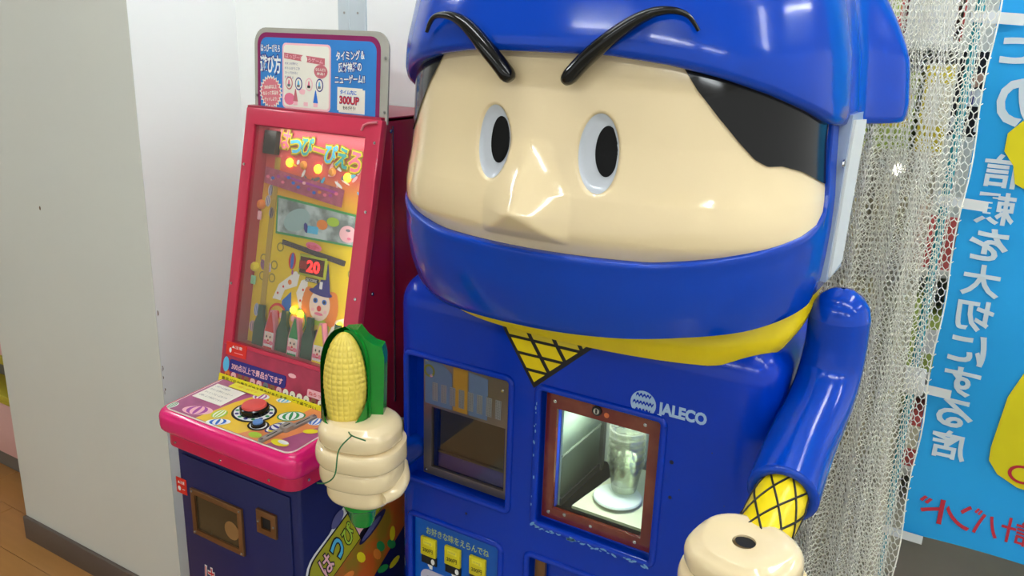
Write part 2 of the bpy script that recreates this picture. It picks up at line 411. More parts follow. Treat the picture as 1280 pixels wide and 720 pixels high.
n = len(TH2); vs = [hood_pt(th, t, o) for t, o in rows for th in TH2]
mb = MB(); mb.add(vs, [(j*n+i, j*n+(i+1) % n, (j+1)*n+(i+1) % n, (j+1)*n+i) for j in range(len(rows)-1) for i in range(n)], BLUE)
build('hood', mb, nj, 55)
# light box on the side of the head
Fs = Fr((-.238, 0, 0), Y3, Z3, X3)
lb = MB().slab(Fs, [(1.372, 1.285), (1.490, 1.285), (1.528, 1.545), (1.400, 1.545)], -.06, .0, mat('clear_grey_plastic', (150, 165, 185), .3), True)
lp = build('side_light_box', lb, nj)
build('diffuser', MB().slab(Fs, [(1.384, 1.290), (1.472, 1.300), (1.508, 1.532), (1.410, 1.537)], .0, .004, mat('milky_diffuser', (214, 216, 214), .5)), lp)
b_ = MB(); Fb = Fr((-.243, 0, 0), Y3, Z3, X3); bolt(b_, Fb, 1.385, 1.472, .004, .007); build('screw', b_, nj)
b_ = MB(); bolt(b_, Fr((-.978, 1.29, 0), X3, Z3, -Y3), .02, 1.49, .004, .006); build('screw', b_, nj)
# yellow scarf round the neck
def scarf(a, b):
    th = -180+360*a; t = R(th); s, c = sin(t), cos(t)
    zb = float(np.interp(abs(th), [0, 40, 70, 90, 120, 180], [1.138, 1.142, 1.168, 1.215, 1.29, 1.31])); zt = zb+.075
    if th < 0: zb += .012*sm(20, 60, -th)
    z = zb+(zt-zb)*b; rr = [.0, .012, .016, .010, .0][min(4, int(b*4+.5))]
    A, B = .366+rr, (.175 if c > 0 else .17)+rr
    return Vector((-.635+A*math.copysign(abs(s)**.8, s), 1.41-B*math.copysign(abs(c)**.8, c), z))
build('scarf', MB().grid(scarf, 120, 4, YEL, True), nj, 60)
# body
F1 = Fr((0, 1.27, 0), X3, Z3, -Y3)
bd = MB().box((-1.045, 1.27, .03), (-.270, 1.66, 1.185), BLUE2, .065, 7)
cuts = [MB().fbox(F1, -1.003, -.752, .742, 1.026, -.034, .05, BLUE2, .008),
        MB().fbox(F1, -.695, -.447, .738, 1.026, -.030, .05, BLUE2, .010),
        MB().fbox(F1, -.995, -.765, .28, .660, -.012, .05, BLUE2, .011),
        MB().fbox(F1, -.705, -.447, .44, .668, -.030, .05, BLUE2, .010),
        MB().fbox(F1, -.950, -.785, .765, .905, -.19, -.02, BLUE2), MB().fbox(F1, -.665, -.475, .768, .985, -.26, -.02, BLUE2)]
body = build('body_shell', cut(bd, cuts), nj, 32)
# rolled lips round the recesses
def lip(u0, u1, v0, v1, r=.007):
    q = rrect(u0, u1, v0, v1, .012, 4); q.append(q[0])
    return MB().tube([F1(a, b, -.001) for a, b in q], r, BLUE2, 10, cap=False)
for a in ((-1.003, -.752, .742, 1.026), (-.695, -.447, .738, 1.026), (-.995, -.765, .28, .660), (-.705, -.447, .44, .668)):
    build('recess_lip', lip(*a), nj, 60)
ch = MB(); random.seed(7); CH = mat('paint_chip_blue', (110, 165, 215), .6)
for i in range(46):
    u = random.uniform(-.69, -.455); v = .737+random.uniform(-.003, .003); r = random.uniform(.0008, .003); ch.ell(F1, u, v, r*2.2, r*.8, .0064-.0001*r, CH, 6, rot=random.uniform(-.5, .5))
for v, n_ in ((.84, 14),):
    for i in range(n_): r = random.uniform(.0006, .0016); ch.ell(F1, -.695+random.uniform(-.002, .002), .75+random.uniform(0, .25), r, r*2.5, .0064, CH, 6)
ch.ell(F1, -.692, .741, .007, .003, .0066, CH, 8, rot=.8); ch.ell(F1, -.455, .737, .006, .0025, .0066, CH, 8, rot=-.6)
build('chipped_paint', ch, nj, 0, kind='stuff')
sp = MB(); random.seed(9)
for (u, v, r) in ((-.428, .952, .004), (-.425, .885, .0035), (-.41, .905, .0012), (-.85, .705, .003), (-.36, .99, .0012), (-.375, .84, .0012), (-.33, .9, .001)):
    sp.ell(F1, u, v, r, r, .0006, mat('dark_mark', (22, 26, 60), .6), 8)
build('surface_marks', sp, nj, 0, kind='stuff')
# left window unit
F2 = Fr((0, 1.298, 0), X3, Z3, -Y3)
wf = cut(MB().fbox(F2, -.977, -.762, .750, 1.017, -.004, .004, STEEL), [MB().fbox(F2, -.957, -.778, .768, .906, -.02, .02, STEEL)])
wu = build('window_plate', wf, nj)
wu.data.materials.clear(); wu.data.materials.append(mat('bronzed_steel', (150, 138, 128), .3, .75, noise=.2, scale=9))
pp = MB(); G1 = mat('perforation_grey', (205, 205, 205), .5); G2 = DARK
for i in range(8):
    u = -.954+i*.0218
    pp.slab(F2, [(u, .922), (u+.013, .922), (u+.013, .962), (u, .962)], .004, .0052, mat('perforated_zinc', (168, 170, 172), .4, .5))
    for a in range(4):
        for b in range(12): pp.ell(F2, u+.002+a*.003, .9245+b*.0032, .0009, .0009, .0055, G2, 6)
build('vent_strip', pp, wu, 0)
st = MB(); st.poly([F2(a, b, .0046) for a, b in ((-.903, .912), (-.868, .912), (-.868, 1.012), (-.903, 1.012))], mat('amber_decal', (178, 132, 40), .4))
st.poly([F2(a, b, .0046) for a, b in ((-.973, .912), (-.906, .912), (-.906, .99), (-.935, 1.01), (-.973, 1.012))], mat('slate_decal', (98, 118, 150), .4))
st.poly([F2(a, b, .0046) for a, b in ((-.865, .912), (-.82, .912), (-.82, 1.0), (-.865, 1.005))], mat('slate_decal'))
st.ring(F2, -.962, .985, .009, .014, .0052, mat('olive_decal', (120, 120, 40), .4))
build('decal', st, wu, 0)
build('inner_panel', MB().fbox(F2, -.950, -.785, .765, .905, -.022, -.018, mat('charcoal_panel', (120, 116, 104), .35)), nj)
it = MB().fbox(F2, -.949, -.786, .766, .800, -.017, -.010, mat('indigo_flap', (70, 74, 235), .35), .001).fbox(F2, -.949, -.786, .800, .804, -.017, -.008, mat('flap_edge', (96, 96, 112), .35), .001)
build('chute_flap', it, nj)
screws(wu, F2, ((-.968, 1.008), (-.957, .975), (-.770, 1.008), (-.786, .985), (-.970, .758), (-.769, .757)), .004)
GLASS = pane_mat('clear_acrylic', (240, 246, 240), .05, .02)
SMOKE = pane_mat('smoked_acrylic', (225, 222, 216), .05, .05)
build('window_pane', MB().fbox(F2, -.957, -.778, .768, .906, -.003, -.001, SMOKE), wu)
# right window: red-brown acrylic frame and lit cup chamber
F3 = Fr((0, 1.294, 0), X3, Z3, -Y3)
RB = mat('red_brown_acrylic', (112, 40, 34), .15, noise=.25, scale=14, coat=.6, col2=(128, 62, 44))
wf = cut(MB().fbox(F3, -.686, -.458, .749, 1.018, -.003, .005, RB), [MB().fbox(F3, -.664, -.480, .772, .982, -.02, .02, RB)])
w3 = build('window_frame', wf, nj)
build('window_pane', MB().fbox(F3, -.664, -.480, .772, .982, -.002, 0, GLASS), w3)
screws(w3, F3, ((-.668, .996), (-.488, .998), (-.671, .762), (-.636, .767), (-.580, .762), (-.490, .761)), .005)
lk = MB(); lk.ell(F3, -.582, 1.000, .0095, .0095, .008, DARK, 18, d0=.004); lk.ell(F3, -.582, 1.000, .006, .006, .0095, CHROME, 14, d0=.006); lk.ell(F3, -.563, .996, .005, .005, .006, mat('orange_tag', (215, 110, 60), .5), 12, d0=.004)
lk.fbox(F3, -.5835, -.5805, .996, 1.004, .009, .0102, DARK)
build('key_lock', lk, w3)
CHW = mat('chamber_white', (205, 212, 196), .4); CHG = mat('chamber_grey', (120, 128, 118), .4)
cb = MB()
for a, b in (((-.672, 1.305, .755), (-.668, 1.53, 1.0)), ((-.472, 1.305, .755), (-.468, 1.53, 1.0)), ((-.672, 1.526, .755), (-.468, 1.53, 1.0))): cb.box(a, b, CHW)
cb.box((-.672, 1.30, .998), (-.468, 1.53, 1.002), CHG); cb.box((-.672, 1.30, .762), (-.468, 1.53, .768), mat('chamber_floor', (150, 150, 122), .4))
build('cup_chamber', cb, nj)
cb = MB().box((-.664, 1.312, .768), (-.660, 1.49, .99), mat('mint_door', (178, 196, 180), .3)); cb.box((-.660, 1.312, .768), (-.656, 1.49, .782), DARK); cb.box((-.661, 1.484, .768), (-.652, 1.496, .99), STEEL); cb.box((-.660, 1.312, .872), (-.658, 1.49, .876), CHG)
build('chamber_door', cb, nj)
cb = MB().box((-.640, 1.50, .80), (-.565, 1.526, .915), CHW, .003); cb.box((-.625, 1.497, .872), (-.612, 1.501, .876), DARK); cb.box((-.640, 1.50, .93), (-.58, 1.526, .99), CHG, .003)
build('dispenser_box', cb, nj)
cb = MB(); cb.add([(-.60, 1.50, .790), (-.47, 1.50, .790), (-.47, 1.31, .778), (-.632, 1.31, .778), (-.60, 1.50, .772), (-.632, 1.31, .772), (-.47, 1.31, .772)], [(0, 1, 2, 3), (0, 3, 5, 4), (3, 2, 6, 5)], mat('cream_ledge', (214, 214, 190), .4))
build('ledge_plate', cb, nj)
cb = MB().lathe([(0, 0), (.046, 0), (.048, .003), (.046, .006), (.020, .0075), (0, .007)], (-.565, 1.374, .785), mat('white_disc', (225, 230, 232), .3), 36)
build('cup_disc', cb, nj)
pl_ = bpy.data.lights.new('chamber_lamp', 'AREA'); pl_.energy = .45; pl_.size = .08; pl_.color = (.93, 1, .9)
po = bpy.data.objects.new('chamber_lamp', pl_); C.objects.link(po); po.location = (-.60, 1.36, .99); po.parent = nj; po.location = Vector((-.57, 1.35, .978))-ORG[nj.name]
build('lamp_tube', MB().cyl((-.64, 1.315, .980), (-.50, 1.315, .980), .003, mat('chamber_tube', (240, 255, 235), .5, emit=4)), nj)
# lower window
F4 = Fr((0, 1.292, 0), X3, Z3, -Y3)
w4 = build('lower_window_frame', cut(MB().fbox(F4, -.694, -.458, .45, .660, -.003, .005, BRONZE), [MB().fbox(F4, -.672, -.480, .47, .648, -.02, .02, BRONZE)]), nj)
build('outlet_flap', MB().fbox(F4, -.672, -.480, .47, .648, -.012, -.008, mat('amber_flap', (150, 128, 84), .3)), nj)
# button panel
F5 = Fr((0, 1.282, 0), X3, Z3, -Y3)
bp = build('button_panel', MB().slab(F5, rrect(-.987, -.772, .30, .654, .014), -.001, .004, LBLUE), nj)
t = MB(); t.text(F5, -.957, -.798, .615, .633, .0045, 'お好きな味をえらんでね', mat('pale_yellow_print', (190, 205, 110), .5), .01, rot=0)
build('lettering', t, bp, 0)
for i, u in enumerate((-.968, -.905, -.842)):
    v = .565
    b = build('select_button', MB().fbox(F5, u, u+.040, v, v+.044, .004, .012, mat('yellow_button', (222, 206, 30), .35), .002), bp)
    q = MB(); q.text(F5, u+.007, u+.033, v+.010, v+.020, .0125, '200円', I_K, .015); q.fbox(F5, u+.008, u+.032, v+.028, v+.038, .0115, .0125, mat('pale_window', (240, 226, 60), .4)); q.text(F5, u+.011, u+.029, v+.030, v+.036, .0128, '\u30fc\u30fc\u2193', I_GR)
    build('price_label', q, b, 0)
    q = MB().fbox(F5, u, u+.040, v-.022, v-.001, .004, .008, DARK, .001); q.ell(F5, u+.031, v-.012, .005, .007, .0085, I_W, 10); q.fbox(F5, u+.020, u+.028, v-.034, v-.018, .0045, .006, I_W, .001); q.ell(F5, u+.022, v-.024, .006, .006, .0062, I_W, 10); q.ell(F5, u+.029, v-.018, .005, .004, .0064, I_W, 10)
    build('pointer_mark', q, bp, 0)
q = MB().slab(F5, rrect(-.972, -.83, .47, .527, .02), .004, .0046, mat('lilac_label', (196, 192, 210), .5)); q.text(F5, -.955, -.85, .505, .513, .005, 'コインを入れてください', I_GR)
build('cloud_label', q, bp, 0)
# maker's mark
t = MB(); LG2 = mat('pale_blue_print', (165, 195, 225), .4); t.ell(F1, -.488, 1.040+.006, .0235, .0235, .0008, LG2, 40)
for k_, (v, hw) in enumerate(((1.060, .014), (1.046, .019), (1.032, .014))):
    n_ = 13 if k_ == 1 else 9; pts = []
    for i in range(n_*2+1):
        u = -.488-hw+2*hw*i/(n_*2); pts.append((u, v+.0045*abs(math.sin(i*pi/4))*1.0))
    up = [F1(a, b+.001, .0017) for a, b in pts]; dn = [F1(a, b-.0035, .0017) for a, b in pts]
    t.add(up+dn, [(i, i+1, len(pts)+i+1, len(pts)+i) for i in range(len(pts)-1)], BLUE2)
build('emblem', t, nj, 0)
t = MB(); t.text(F1, -.460, -.376, 1.030, 1.056, .0009, 'JALECO', LG2, .05)
build('lettering', t, nj, 0)
# bib with chain-mail pattern
def bibpt(u, v, d):
    p = F1(u, v, d); zz = 1.185-.065
    if v > zz: s_ = math.sqrt(max(0, .065**2-(v-zz)**2)); p.y += (.065-s_)
    return p
def bib_poly(poly, d, m_, mb_):
    mb_.add([bibpt(a, b, d) for a, b in poly], [tuple(range(len(poly)))], m_)
tb = MB(); A_, B_, T_ = Vector((-.782, 1.142)), Vector((-.575, 1.142)), Vector((-.703, 1.026))
G_ = (A_+B_+T_)/3
def tri(a, b, k=1.0): p = A_+(B_-A_)*a+(T_-A_)*b; return G_+(p-G_)*k
n_ = 10
for i in range(n_):
    for j in range(n_-i):
        bib_poly([tri(i/n_, j/n_, 1.07), tri((i+1)/n_, j/n_, 1.07), tri(i/n_, (j+1)/n_, 1.07)], .0012, I_K, tb)
        if i+j < n_-1: bib_poly([tri((i+1)/n_, j/n_, 1.07), tri((i+1)/n_, (j+1)/n_, 1.07), tri(i/n_, (j+1)/n_, 1.07)], .0012, I_K, tb)
bb = build('bib', tb, nj, 30)
tb = MB()
for i in range(4):
    for j in range(4-i):
        c0, c1, c2 = tri((i+.08)/4, (j+.10)/4), tri((i+.90)/4, (j+.08)/4), tri((i+.08)/4, (j+.90)/4)
        if i+j < 3:
            c3 = tri((i+.90)/4, (j+.90)/4); bib_poly([c0, c1, c3, c2], .0024, YEL, tb)
        else: bib_poly([c0, tri((i+.76)/4, (j+.10)/4), tri((i+.08)/4, (j+.76)/4)], .0024, YEL, tb)
build('bib_patch', tb, bb, 30)
# arms
def spline(pts, n=8):
    out = []; K = len(pts)
    for k in range(K-1):
        for i in range(n+(k == K-2)):
            q = i/n; P_ = [Vector(pts[max(0, min(K-1, k+j))]) for j in (-1, 0, 1, 2)]
            out.append(.5*((2*P_[1])+(-P_[0]+P_[2])*q+(2*P_[0]-5*P_[1]+4*P_[2]-P_[3])*q*q+(-P_[0]+3*P_[1]-3*P_[2]+P_[3])*q**3))
    return out
def spl(vals, n=8):
    K = len(vals); return [vals[k]+(vals[k+1]-vals[k])*i/n for k in range(K-1) for i in range(n+(k == K-2))]
def sleeve(pts, rad):
    P = spline(pts); r = spl(rad); mb_ = MB().tube(P, r, BLUE, 24, cap=False)
    T = (P[-1]-P[-2]).normalized(); a = T.orthogonal().normalized(); b = T.cross(a); rings = []
    for dr, dt in ((0, 0), (-.004, .006), (-.012, .006), (-.02, -.004), (-.02, -.05)):
        rings += [P[-1]+T*dt+(a*cos(2*pi*j/24)+b*sin(2*pi*j/24))*(r[-1]+dr) for j in range(24)]
    mb_.add(rings, [(k*24+j, k*24+(j+1) % 24, (k+1)*24+(j+1) % 24, (k+1)*24+j) for k in range(4) for j in range(24)], BLUE)
    T0 = (P[0]-P[1]).normalized(); c0 = [P[0]+T0*r[0]*sin(q)+(Vector((1, 0, 0)).cross(T0)*sin(2*pi*j/24)+Vector((1, 0, 0))*cos(2*pi*j/24))*r[0]*cos(q) for q in (0, .4, .8, 1.2, 1.5) for j in range(24)]
    mb_.add(c0, [(k*24+j, k*24+(j+1) % 24, (k+1)*24+(j+1) % 24, (k+1)*24+j) for k in range(4) for j in range(24)], BLUE)
    return mb_
ra = [(-.214, 1.400, 1.225), (-.214, 1.402, 1.17), (-.216, 1.392, 1.12), (-.219, 1.345, 1.08), (-.222, 1.26, 1.048), (-.217, 1.150, 1.020)]
build('right_arm', sleeve(ra, [.048, .049, .050, .051, .052, .052]), nj, 60)
la = [(-1.015, 1.42, .80), (-1.015, 1.36, .795), (-1.012, 1.30, .80), (-1.0, 1.24, .81), (-.99, 1.20, .825), (-.975, 1.16, .84)]
build('left_arm', sleeve(la, [.028, .030, .032, .034, .036, .036]), nj, 60)
def under(p0, p1, r):
    P = spline([p0, p1], 10); T = (P[-1]-P[0]).normalized(); a = T.orthogonal().normalized(); b = T.cross(a)
    u_ = build('undersleeve', MB().tube(P, r, YEL, 28), nj, 60)
    L = (P[-1]-P[0]).length; mbx = MB()
    for s in (1, -1):
        for k in range(7):
            pts = []
            for i in range(15):
                q = i/14; an = s*(q*1.9)+2*pi*k/7; pts.append(P[0]+T*L*q+(a*cos(an)+b*sin(an))*(r+.0006))
            mbx.tube(pts, .0016, I_K, 5)
    build('net_pattern', mbx, u_, 60)
under((-.217, 1.16, 1.020), (-.224, 1.04, .975), .038)
under((-.975, 1.17, .84), (-.915, 1.04, .89), .028)
# fists: one continuous hand: a palm with four separate curled fingers and a thumb
def fist(name, c, S, yaw, tilt, hole):
    Rm = Matrix.Rotation(yaw, 3, 'Z') @ Matrix.Rotation(tilt, 3, 'X'); c = Vector(c)
    W = lambda x, y, z: c+Rm @ Vector((x*S, y*S, z*S))
    # local: x across, y back (wrist at +y), z up; the hollow grip runs along z through the origin
    bm = bmesh.new(); rings = []; n_ = 44
    NR = 56
    def rad(z):           # overall bulge
        return 1
    for j in range(NR+1):
        z = -.5+j/NR
        # four finger rolls on the front, each its own width; the back of the hand is smooth
        f = (z+.5)*4; k = min(3, int(f)); q = f-k
        roll = math.sqrt(max(0, 1-(2*q-1)**2))
        wd = (.385, .455, .485, .445)[k]; ring = []
        end = 1-(1-min(1, (1-abs(2*z))/.10))**2 if abs(z) > .45 else 1
        for i in range(n_):
            a = 2*pi*i/n_; sx, sy = cos(a), sin(a)
            frontness = sm(-.35, .45, -sy); ez = max(0, (abs(z)-.40)/.10)
            rr = wd*(1-frontness*.15*(1-roll**.6))
            rr = rr*(1-.10*ez*ez)
            px_ = math.copysign(abs(sx)**.75, sx)*rr*1.04; py_ = math.copysign(abs(sy)**.8, sy)*rr*(.92 if sy < 0 else .95)
            # knuckle crease lines where the fingers bend
            cr = math.exp(-((a-(pi*1.5-.75))/.09)**2)*.012*frontness
            ring.append(bm.verts.new(W(px_*(1-cr), py_*(1-cr), z)))
        rings.append(ring)
    for j in range(NR):
        for i in range(n_): bm.faces.new((rings[j][i], rings[j][(i+1) % n_], rings[j+1][(i+1) % n_], rings[j+1][i]))
    # closed ends with the grip hole
    hr = .095
    for ring, zz, s in ((rings[-1], .5, 1), (rings[0], -.5, -1)):
        prev = ring
        for (t, dz) in ((.93, .014), (.82, .022), (.45, .028), (.1, .028), (0, .022), (0, -.02), (0, -.3)):
            cur = []
            for i in range(n_):
                a = 2*pi*i/n_; full = math.hypot(*[(Rm.transposed() @ (ring[i].co-c))[q_]/S for q_ in (0, 1)]); r_ = hr+(full-hr)*t
                cur.append(bm.verts.new(W(r_*cos(a), r_*sin(a), zz+s*dz)))
            for i in range(n_):
                q_ = (prev[i], prev[(i+1) % n_], cur[(i+1) % n_], cur[i])
                bm.faces.new(q_ if s > 0 else tuple(reversed(q_)))
            prev = cur
        bm.faces.new(prev if s > 0 else list(reversed(prev)))
    mb_ = MB().bm(bm, CREAM)
    # thumb: leaves the side of the palm and closes over the fingers
    T_ = spline([W(.30, .34, -.22), W(.42, .14, -.26), W(.44, -.06, -.30), W(.36, -.22, -.33)], 6); r = [S*v for v in spl([.12, .11, .10, .075], 6)]
    mb_.tube(T_, r, CREAM, 16)
    o = build(name, mb_, nj, 60)
    return o
fist('left_fist', (-.893, 1.005, .935), .150, R(14), R(2), True)
fist('right_fist', (-.228, 1.010, .930), .162, R(-14), R(4), True)
build('grip_hole_shade', MB().ell(Fr((-.228, 1.010, 1.012), X3, Y3, Z3), 0, 0, .0145, .0145, .0, DARK, 20), nj, 0)  # dark disc capping the right fist's hole, paints the shade inside it
# corn cob held in the left fist
cc = Vector((-.852, 1.000, 0))
def cobc(z): return cc+Vector((.010*(z-1.02)/.15, 0, z))
Rz = Matrix.Rotation(R(24), 3, 'Z')
co = MB(); NK = 11; vs = []
nz_, nt_ = 84, 96
def kern(a, b):
    th = -pi*1.05+2.1*pi*a*.5+pi*.0; z = 1.005+.158*b
    th = pi*(1.0+a)                     # front half
    prof = math.sqrt(max(0, 1-((b-.4)/.6)**2)) if b > .4 else 1
    prof = max(prof, .02)
    w_ = .0385*prof*(1-.30*max(0, .4-b))
    kb = abs(math.sin(pi*a*NK))**.5*abs(math.sin(pi*b*17))**.5
    r_ = w_*(1-.05*(1-kb)); p = Rz @ Vector((r_*cos(th), r_*.95*sin(th), 0)); return cobc(0)+Vector((0, 0, z-0))+p
cob = thing
kernels = build('corn_cob', MB().grid(kern, 132, 120, CORN), nj, 60)
hk = MB()
def husk(a, b):                        # green back shell, rising above and wrapping both sides
    th = pi*(-.08+1.16*a); z = .985+.187*b
    top = 1-max(0, (b-.60)/.40)**2.2; r_ = .0425*max(.03, top**.5)*(1-.06*b)
    p = Rz @ Vector((r_*cos(th)*1.03, r_*1.0*sin(th), 0)); return cobc(0)+Vector((0, 0, z))+p
hk.grid(husk, 40, 30, GREEN)
def leaf(a, b):                        # V shaped front leaves below the kernels
    th = pi*(.93+1.14*a); e = abs(2*a-1); z = .985+(.012+.085*e**1.6)*b; r_ = .0415
    p = Rz @ Vector((r_*cos(th), r_*sin(th), 0)); return cobc(0)+Vector((0, 0, z))+p
hk.grid(leaf, 40, 8, GREEN)
build('husk', hk, kernels, 60)
Fh = Fr(cobc(0)+Vector((.034, .030, 0)), Vector((.88, .475, 0)), Z3, Vector((.475, -.88, 0)))
hb = MB(); hb.slab(Fh, [(-.035, .985), (.018, .985), (.020, 1.05), (.022, 1.12), (.018, 1.138), (.004, 1.142), (-.010, 1.152), (-.022, 1.168), (-.045, 1.165)], -.020, .010, GREEN)
build('husk_bracket', hb, kernels, 50)
build('cob_stub', MB().lathe([(0, 0), (.018, 0), (.022, .010), (.024, .028), (.034, .040), (.036, .09), (0, .09)], (cc.x-.036, cc.y-.002, .812), GREEN, 24), kernels)
wr = MB(); wr.tube(spline([W_ for W_ in (cobc(.985)+Vector((-.012, -.048, .022)), cobc(.985)+Vector((-.016, -.075, .006)), cobc(.985)+Vector((-.012, -.09, -.03)), cobc(.985)+Vector((-.03, -.092, -.05)), cobc(.985)+Vector((-.056, -.086, -.062)))], 6), .0012, mat('green_wire', (30, 100, 50), .5), 6)
wr.tube(spline([cobc(.985)+Vector((-.036, -.03, .020)), cobc(.985)+Vector((-.012, -.05, .024)), cobc(.985)+Vector((.016, -.046, .020))], 6), .0012, _M['green_wire'], 6)
build('tie_wire', wr, kernels)

# cups in the lit chamber (each one a thing of its own)
CUP = pane_mat('clear_cup_plastic', (232, 236, 228), .12, .06, haze=.04)
for i in range(6):
    z = .800+i*.014
    c_ = MB().lathe([(.0, 0), (.024, 0), (.0245, .002), (.0335, .056), (.0365, .058), (.0365, .061), (.0325, .061)], (-.560, 1.39, z), CUP, 28)
    lab = ['lowest clear plastic cup of the nested stack above the white disc', 'second clear plastic cup from the bottom of the nested stack in the lit window', 'third clear plastic cup from the bottom of the nested stack in the lit window',
           'third clear plastic cup from the top of the nested stack in the lit window', 'second clear plastic cup from the top of the nested stack in the lit window', 'topmost clear plastic cup of the nested stack in the lit window'][i]
    build('plastic_cup', c_, None, 40, lab, 'cup', 'clear cups nested in the dispenser window')

# ================================================================== CLOWN PRIZE GAME
gm = thing('prize_game_machine', (-1.29, 1.32, 0), 'narrow navy, pink and red clown prize game cabinet beside the grey pillar', 'arcade machine')
GX0, GX1 = -1.474, -1.108
Ff = Fr((0, 1.06, 0), X3, Z3, -Y3)
build('cabinet', MB().box((GX0, 1.06, .02), (GX1, 1.58, .80), NAVY, .008, 3), gm)
build('cabinet_door', MB().fbox(Ff, -1.455, -1.130, .06, .752, 0, .005, NAVY, .002), gm)
build('plinth', MB().box((GX0+.01, 1.08, 0), (GX1-.01, 1.57, .022), DARK), gm)
s_ = MB().slab(Ff, rrect(-1.484+.006, -1.444, .652, .690, .001), .005, .0058, mat('warning_red', (222, 42, 30), .4)); s_.text(Ff, -1.472, -1.450, .676, .684, .0062, '▲注意', I_W, .01); s_.ell(Ff, -1.468, .664, .005, .006, .0062, I_W, 10); s_.fbox(Ff, -1.458, -1.450, .663, .6645, .006, .0063, I_W)
build('warning_sticker', s_, gm, 0)
for nm, (u0, u1, v0, v1), t_ in (('prize_hatch', (-1.427, -1.267, .567, .680), .013), ('coin_return', (-1.222, -1.166, .645, .700), .014)):
    fr_ = build(nm, cut(MB().fbox(Ff, u0, u1, v0, v1, .003, .011, BRONZE, .001), [MB().fbox(Ff, u0+t_, u1-t_, v0+t_, v1-t_, -.02, .03, BRONZE)]), gm)
    q = MB().fbox(Ff, u0+t_, u1-t_, v0+t_, v1-t_, .0055, .0065, mat('smoky_hatch', (82, 70, 50), .2, noise=.4, scale=18, coat=.5) if nm == 'prize_hatch' else DARK)
    build('flap', q, fr_)
    screws(fr_, Ff, [(a, b) for a in (u0+.006, u1-.006) for b in ((v0+.006, v1-.006) if nm == 'prize_hatch' else ((v0+v1)/2,))], .011, .0032)
q = MB().ell(Ff, -1.305, .615, .022, .022, .0068, mat('amber_ball', (150, 108, 62), .5), 20); build('prize_seen_through_hatch', q, gm, 0)
q = MB(); q.text(Ff, -1.405, -1.265, .440, .492, .0055, 'はっぴー', I_W, .06); q.text(Ff, -1.405, -1.265, .440, .492, .0061, 'はっぴー', I_R, .005, slant=0)
build('lettering', q, gm, 0)
# pink console: a moulded tray with rounded lip
def console(z0, z1, ins, mat_, bev):
    bm = bmesh.new(); bmesh.ops.create_cube(bm, size=1)
    for v in bm.verts:
        v.co = Vector(((-1.493+ins if v.co.x < 0 else -1.082-ins), (1.022+ins if v.co.y < 0 else 1.225), (z0 if v.co.z < 0 else z1+(.012 if v.co.y > 0 else 0))))
    bmesh.ops.bevel(bm, geom=[e for e in bm.edges if abs((e.verts[0].co-e.verts[1].co).z) > .02 and min(e.verts[0].co.y, e.verts[1].co.y) < 1.1], offset=.032, segments=5, affect='EDGES', profile=.5)
    tops = [e for e in bm.edges if len(e.link_faces) == 2 and (abs(e.link_faces[0].normal.z) > .8) != (abs(e.link_faces[1].normal.z) > .8)]
    bmesh.ops.bevel(bm, geom=tops, offset=bev, segments=4, affect='EDGES', profile=.5)
    return MB().bm(bm, mat_)
con = build('console', console(.808, .862, 0, PINK, .018), gm, 40)
SK = mat('cerise_plastic', (214, 18, 84), .28, coat=.3)
build('console_skirt', console(.778, .83, .013, SK, .003), gm, 40)
q = MB(); Fsk = Fr((0, 1.035, 0), X3, Z3, -Y3)
screws(gm, Fsk, ((-1.44, .792), (-1.30, .792), (-1.16, .792)), .001, .003); screws(gm, Fr((-1.095, 0, 0), Y3, Z3, X3), ((1.075, .795), (1.15, .797)), .001, .003)
slope = Vector((0, .203, .012)).normalized()
Fc = Fr((0, 1.022, .862), X3, slope, X3.cross(slope))     # v runs back over the console top
def gp(pts, d, m_, mb_): mb_.slab(Fc, pts, 0, d, m_)
q = MB(); gp(rrect(-1.474, -1.101, .014, .190, .022), .0012, mat('white_edge', (240, 225, 215), .4), q)
art = build('control_panel', q, gm, 0)
q = MB()
P_ = rrect(-1.471, -1.104, .017, .187, .020)
q.poly([Fc(a, b, .0015) for a, b in P_], I_P.copy() if False else mat('mauve_print', (200, 96, 150), .3, noise=.3, scale=25, coat=.3))
q.poly([Fc(a, b, .0018) for a, b in ((-1.375, .018), (-1.25, .018), (-1.20, .10), (-1.20, .186), (-1.335, .186), (-1.36, .11))], mat('golden_print', (240, 196, 40), .3, coat=.3))
q.poly([Fc(a, b, .0017) for a, b in ((-1.25, .018), (-1.17, .018), (-1.13, .12), (-1.13, .186), (-1.21, .186))], mat('coral_print', (232, 140, 84), .3, coat=.3))
def ball(mb_, F, u, v, ru, rv, d, c1, c2, rot=0, ring=None):
    if ring: mb_.ell(F, u, v, ru*1.14, rv*1.14, d-.0002, ring, 24, rot)
    mb_.ell(F, u, v, ru, rv, d, c1, 24, rot)
    for k in (-.55, .0, .55):
        pts = []
        for i in range(9): a = -pi/2+pi*i/8; pts.append((k*ru*cos(a)+.10*ru*cos(a), rv*sin(a)*.98))
        for i in range(9): a = pi/2-pi*i/8; pts.append((k*ru*cos(a)-.16*ru*cos(a), rv*sin(a)*.98))
        mb_.poly([F(u+x*cos(rot)-y*sin(rot), v+x*sin(rot)+y*cos(rot), d+.0003) for x, y in pts], c2)
ball(q, Fc, -1.210, .126, .026, .018, .0024, I_W, I_G, .6, I_G); ball(q, Fc, -1.202, .078, .024, .013, .0024, I_W, I_N, 1.4, I_N)
ball(q, Fc, -1.150, .135, .018, .015, .0024, I_W, I_B, .3); ball(q, Fc, -1.320, .030, .026, .013, .0024, I_W, I_B, .5)
ball(q, Fc, -1.398, .042, .035, .018, .0022, I_LP, I_V, .3); ball(q, Fc, -1.330, .155, .020, .013, .0024, I_W, I_V, .2); ball(q, Fc, -1.275, .168, .018, .010, .0024, I_CR, I_C, .2)
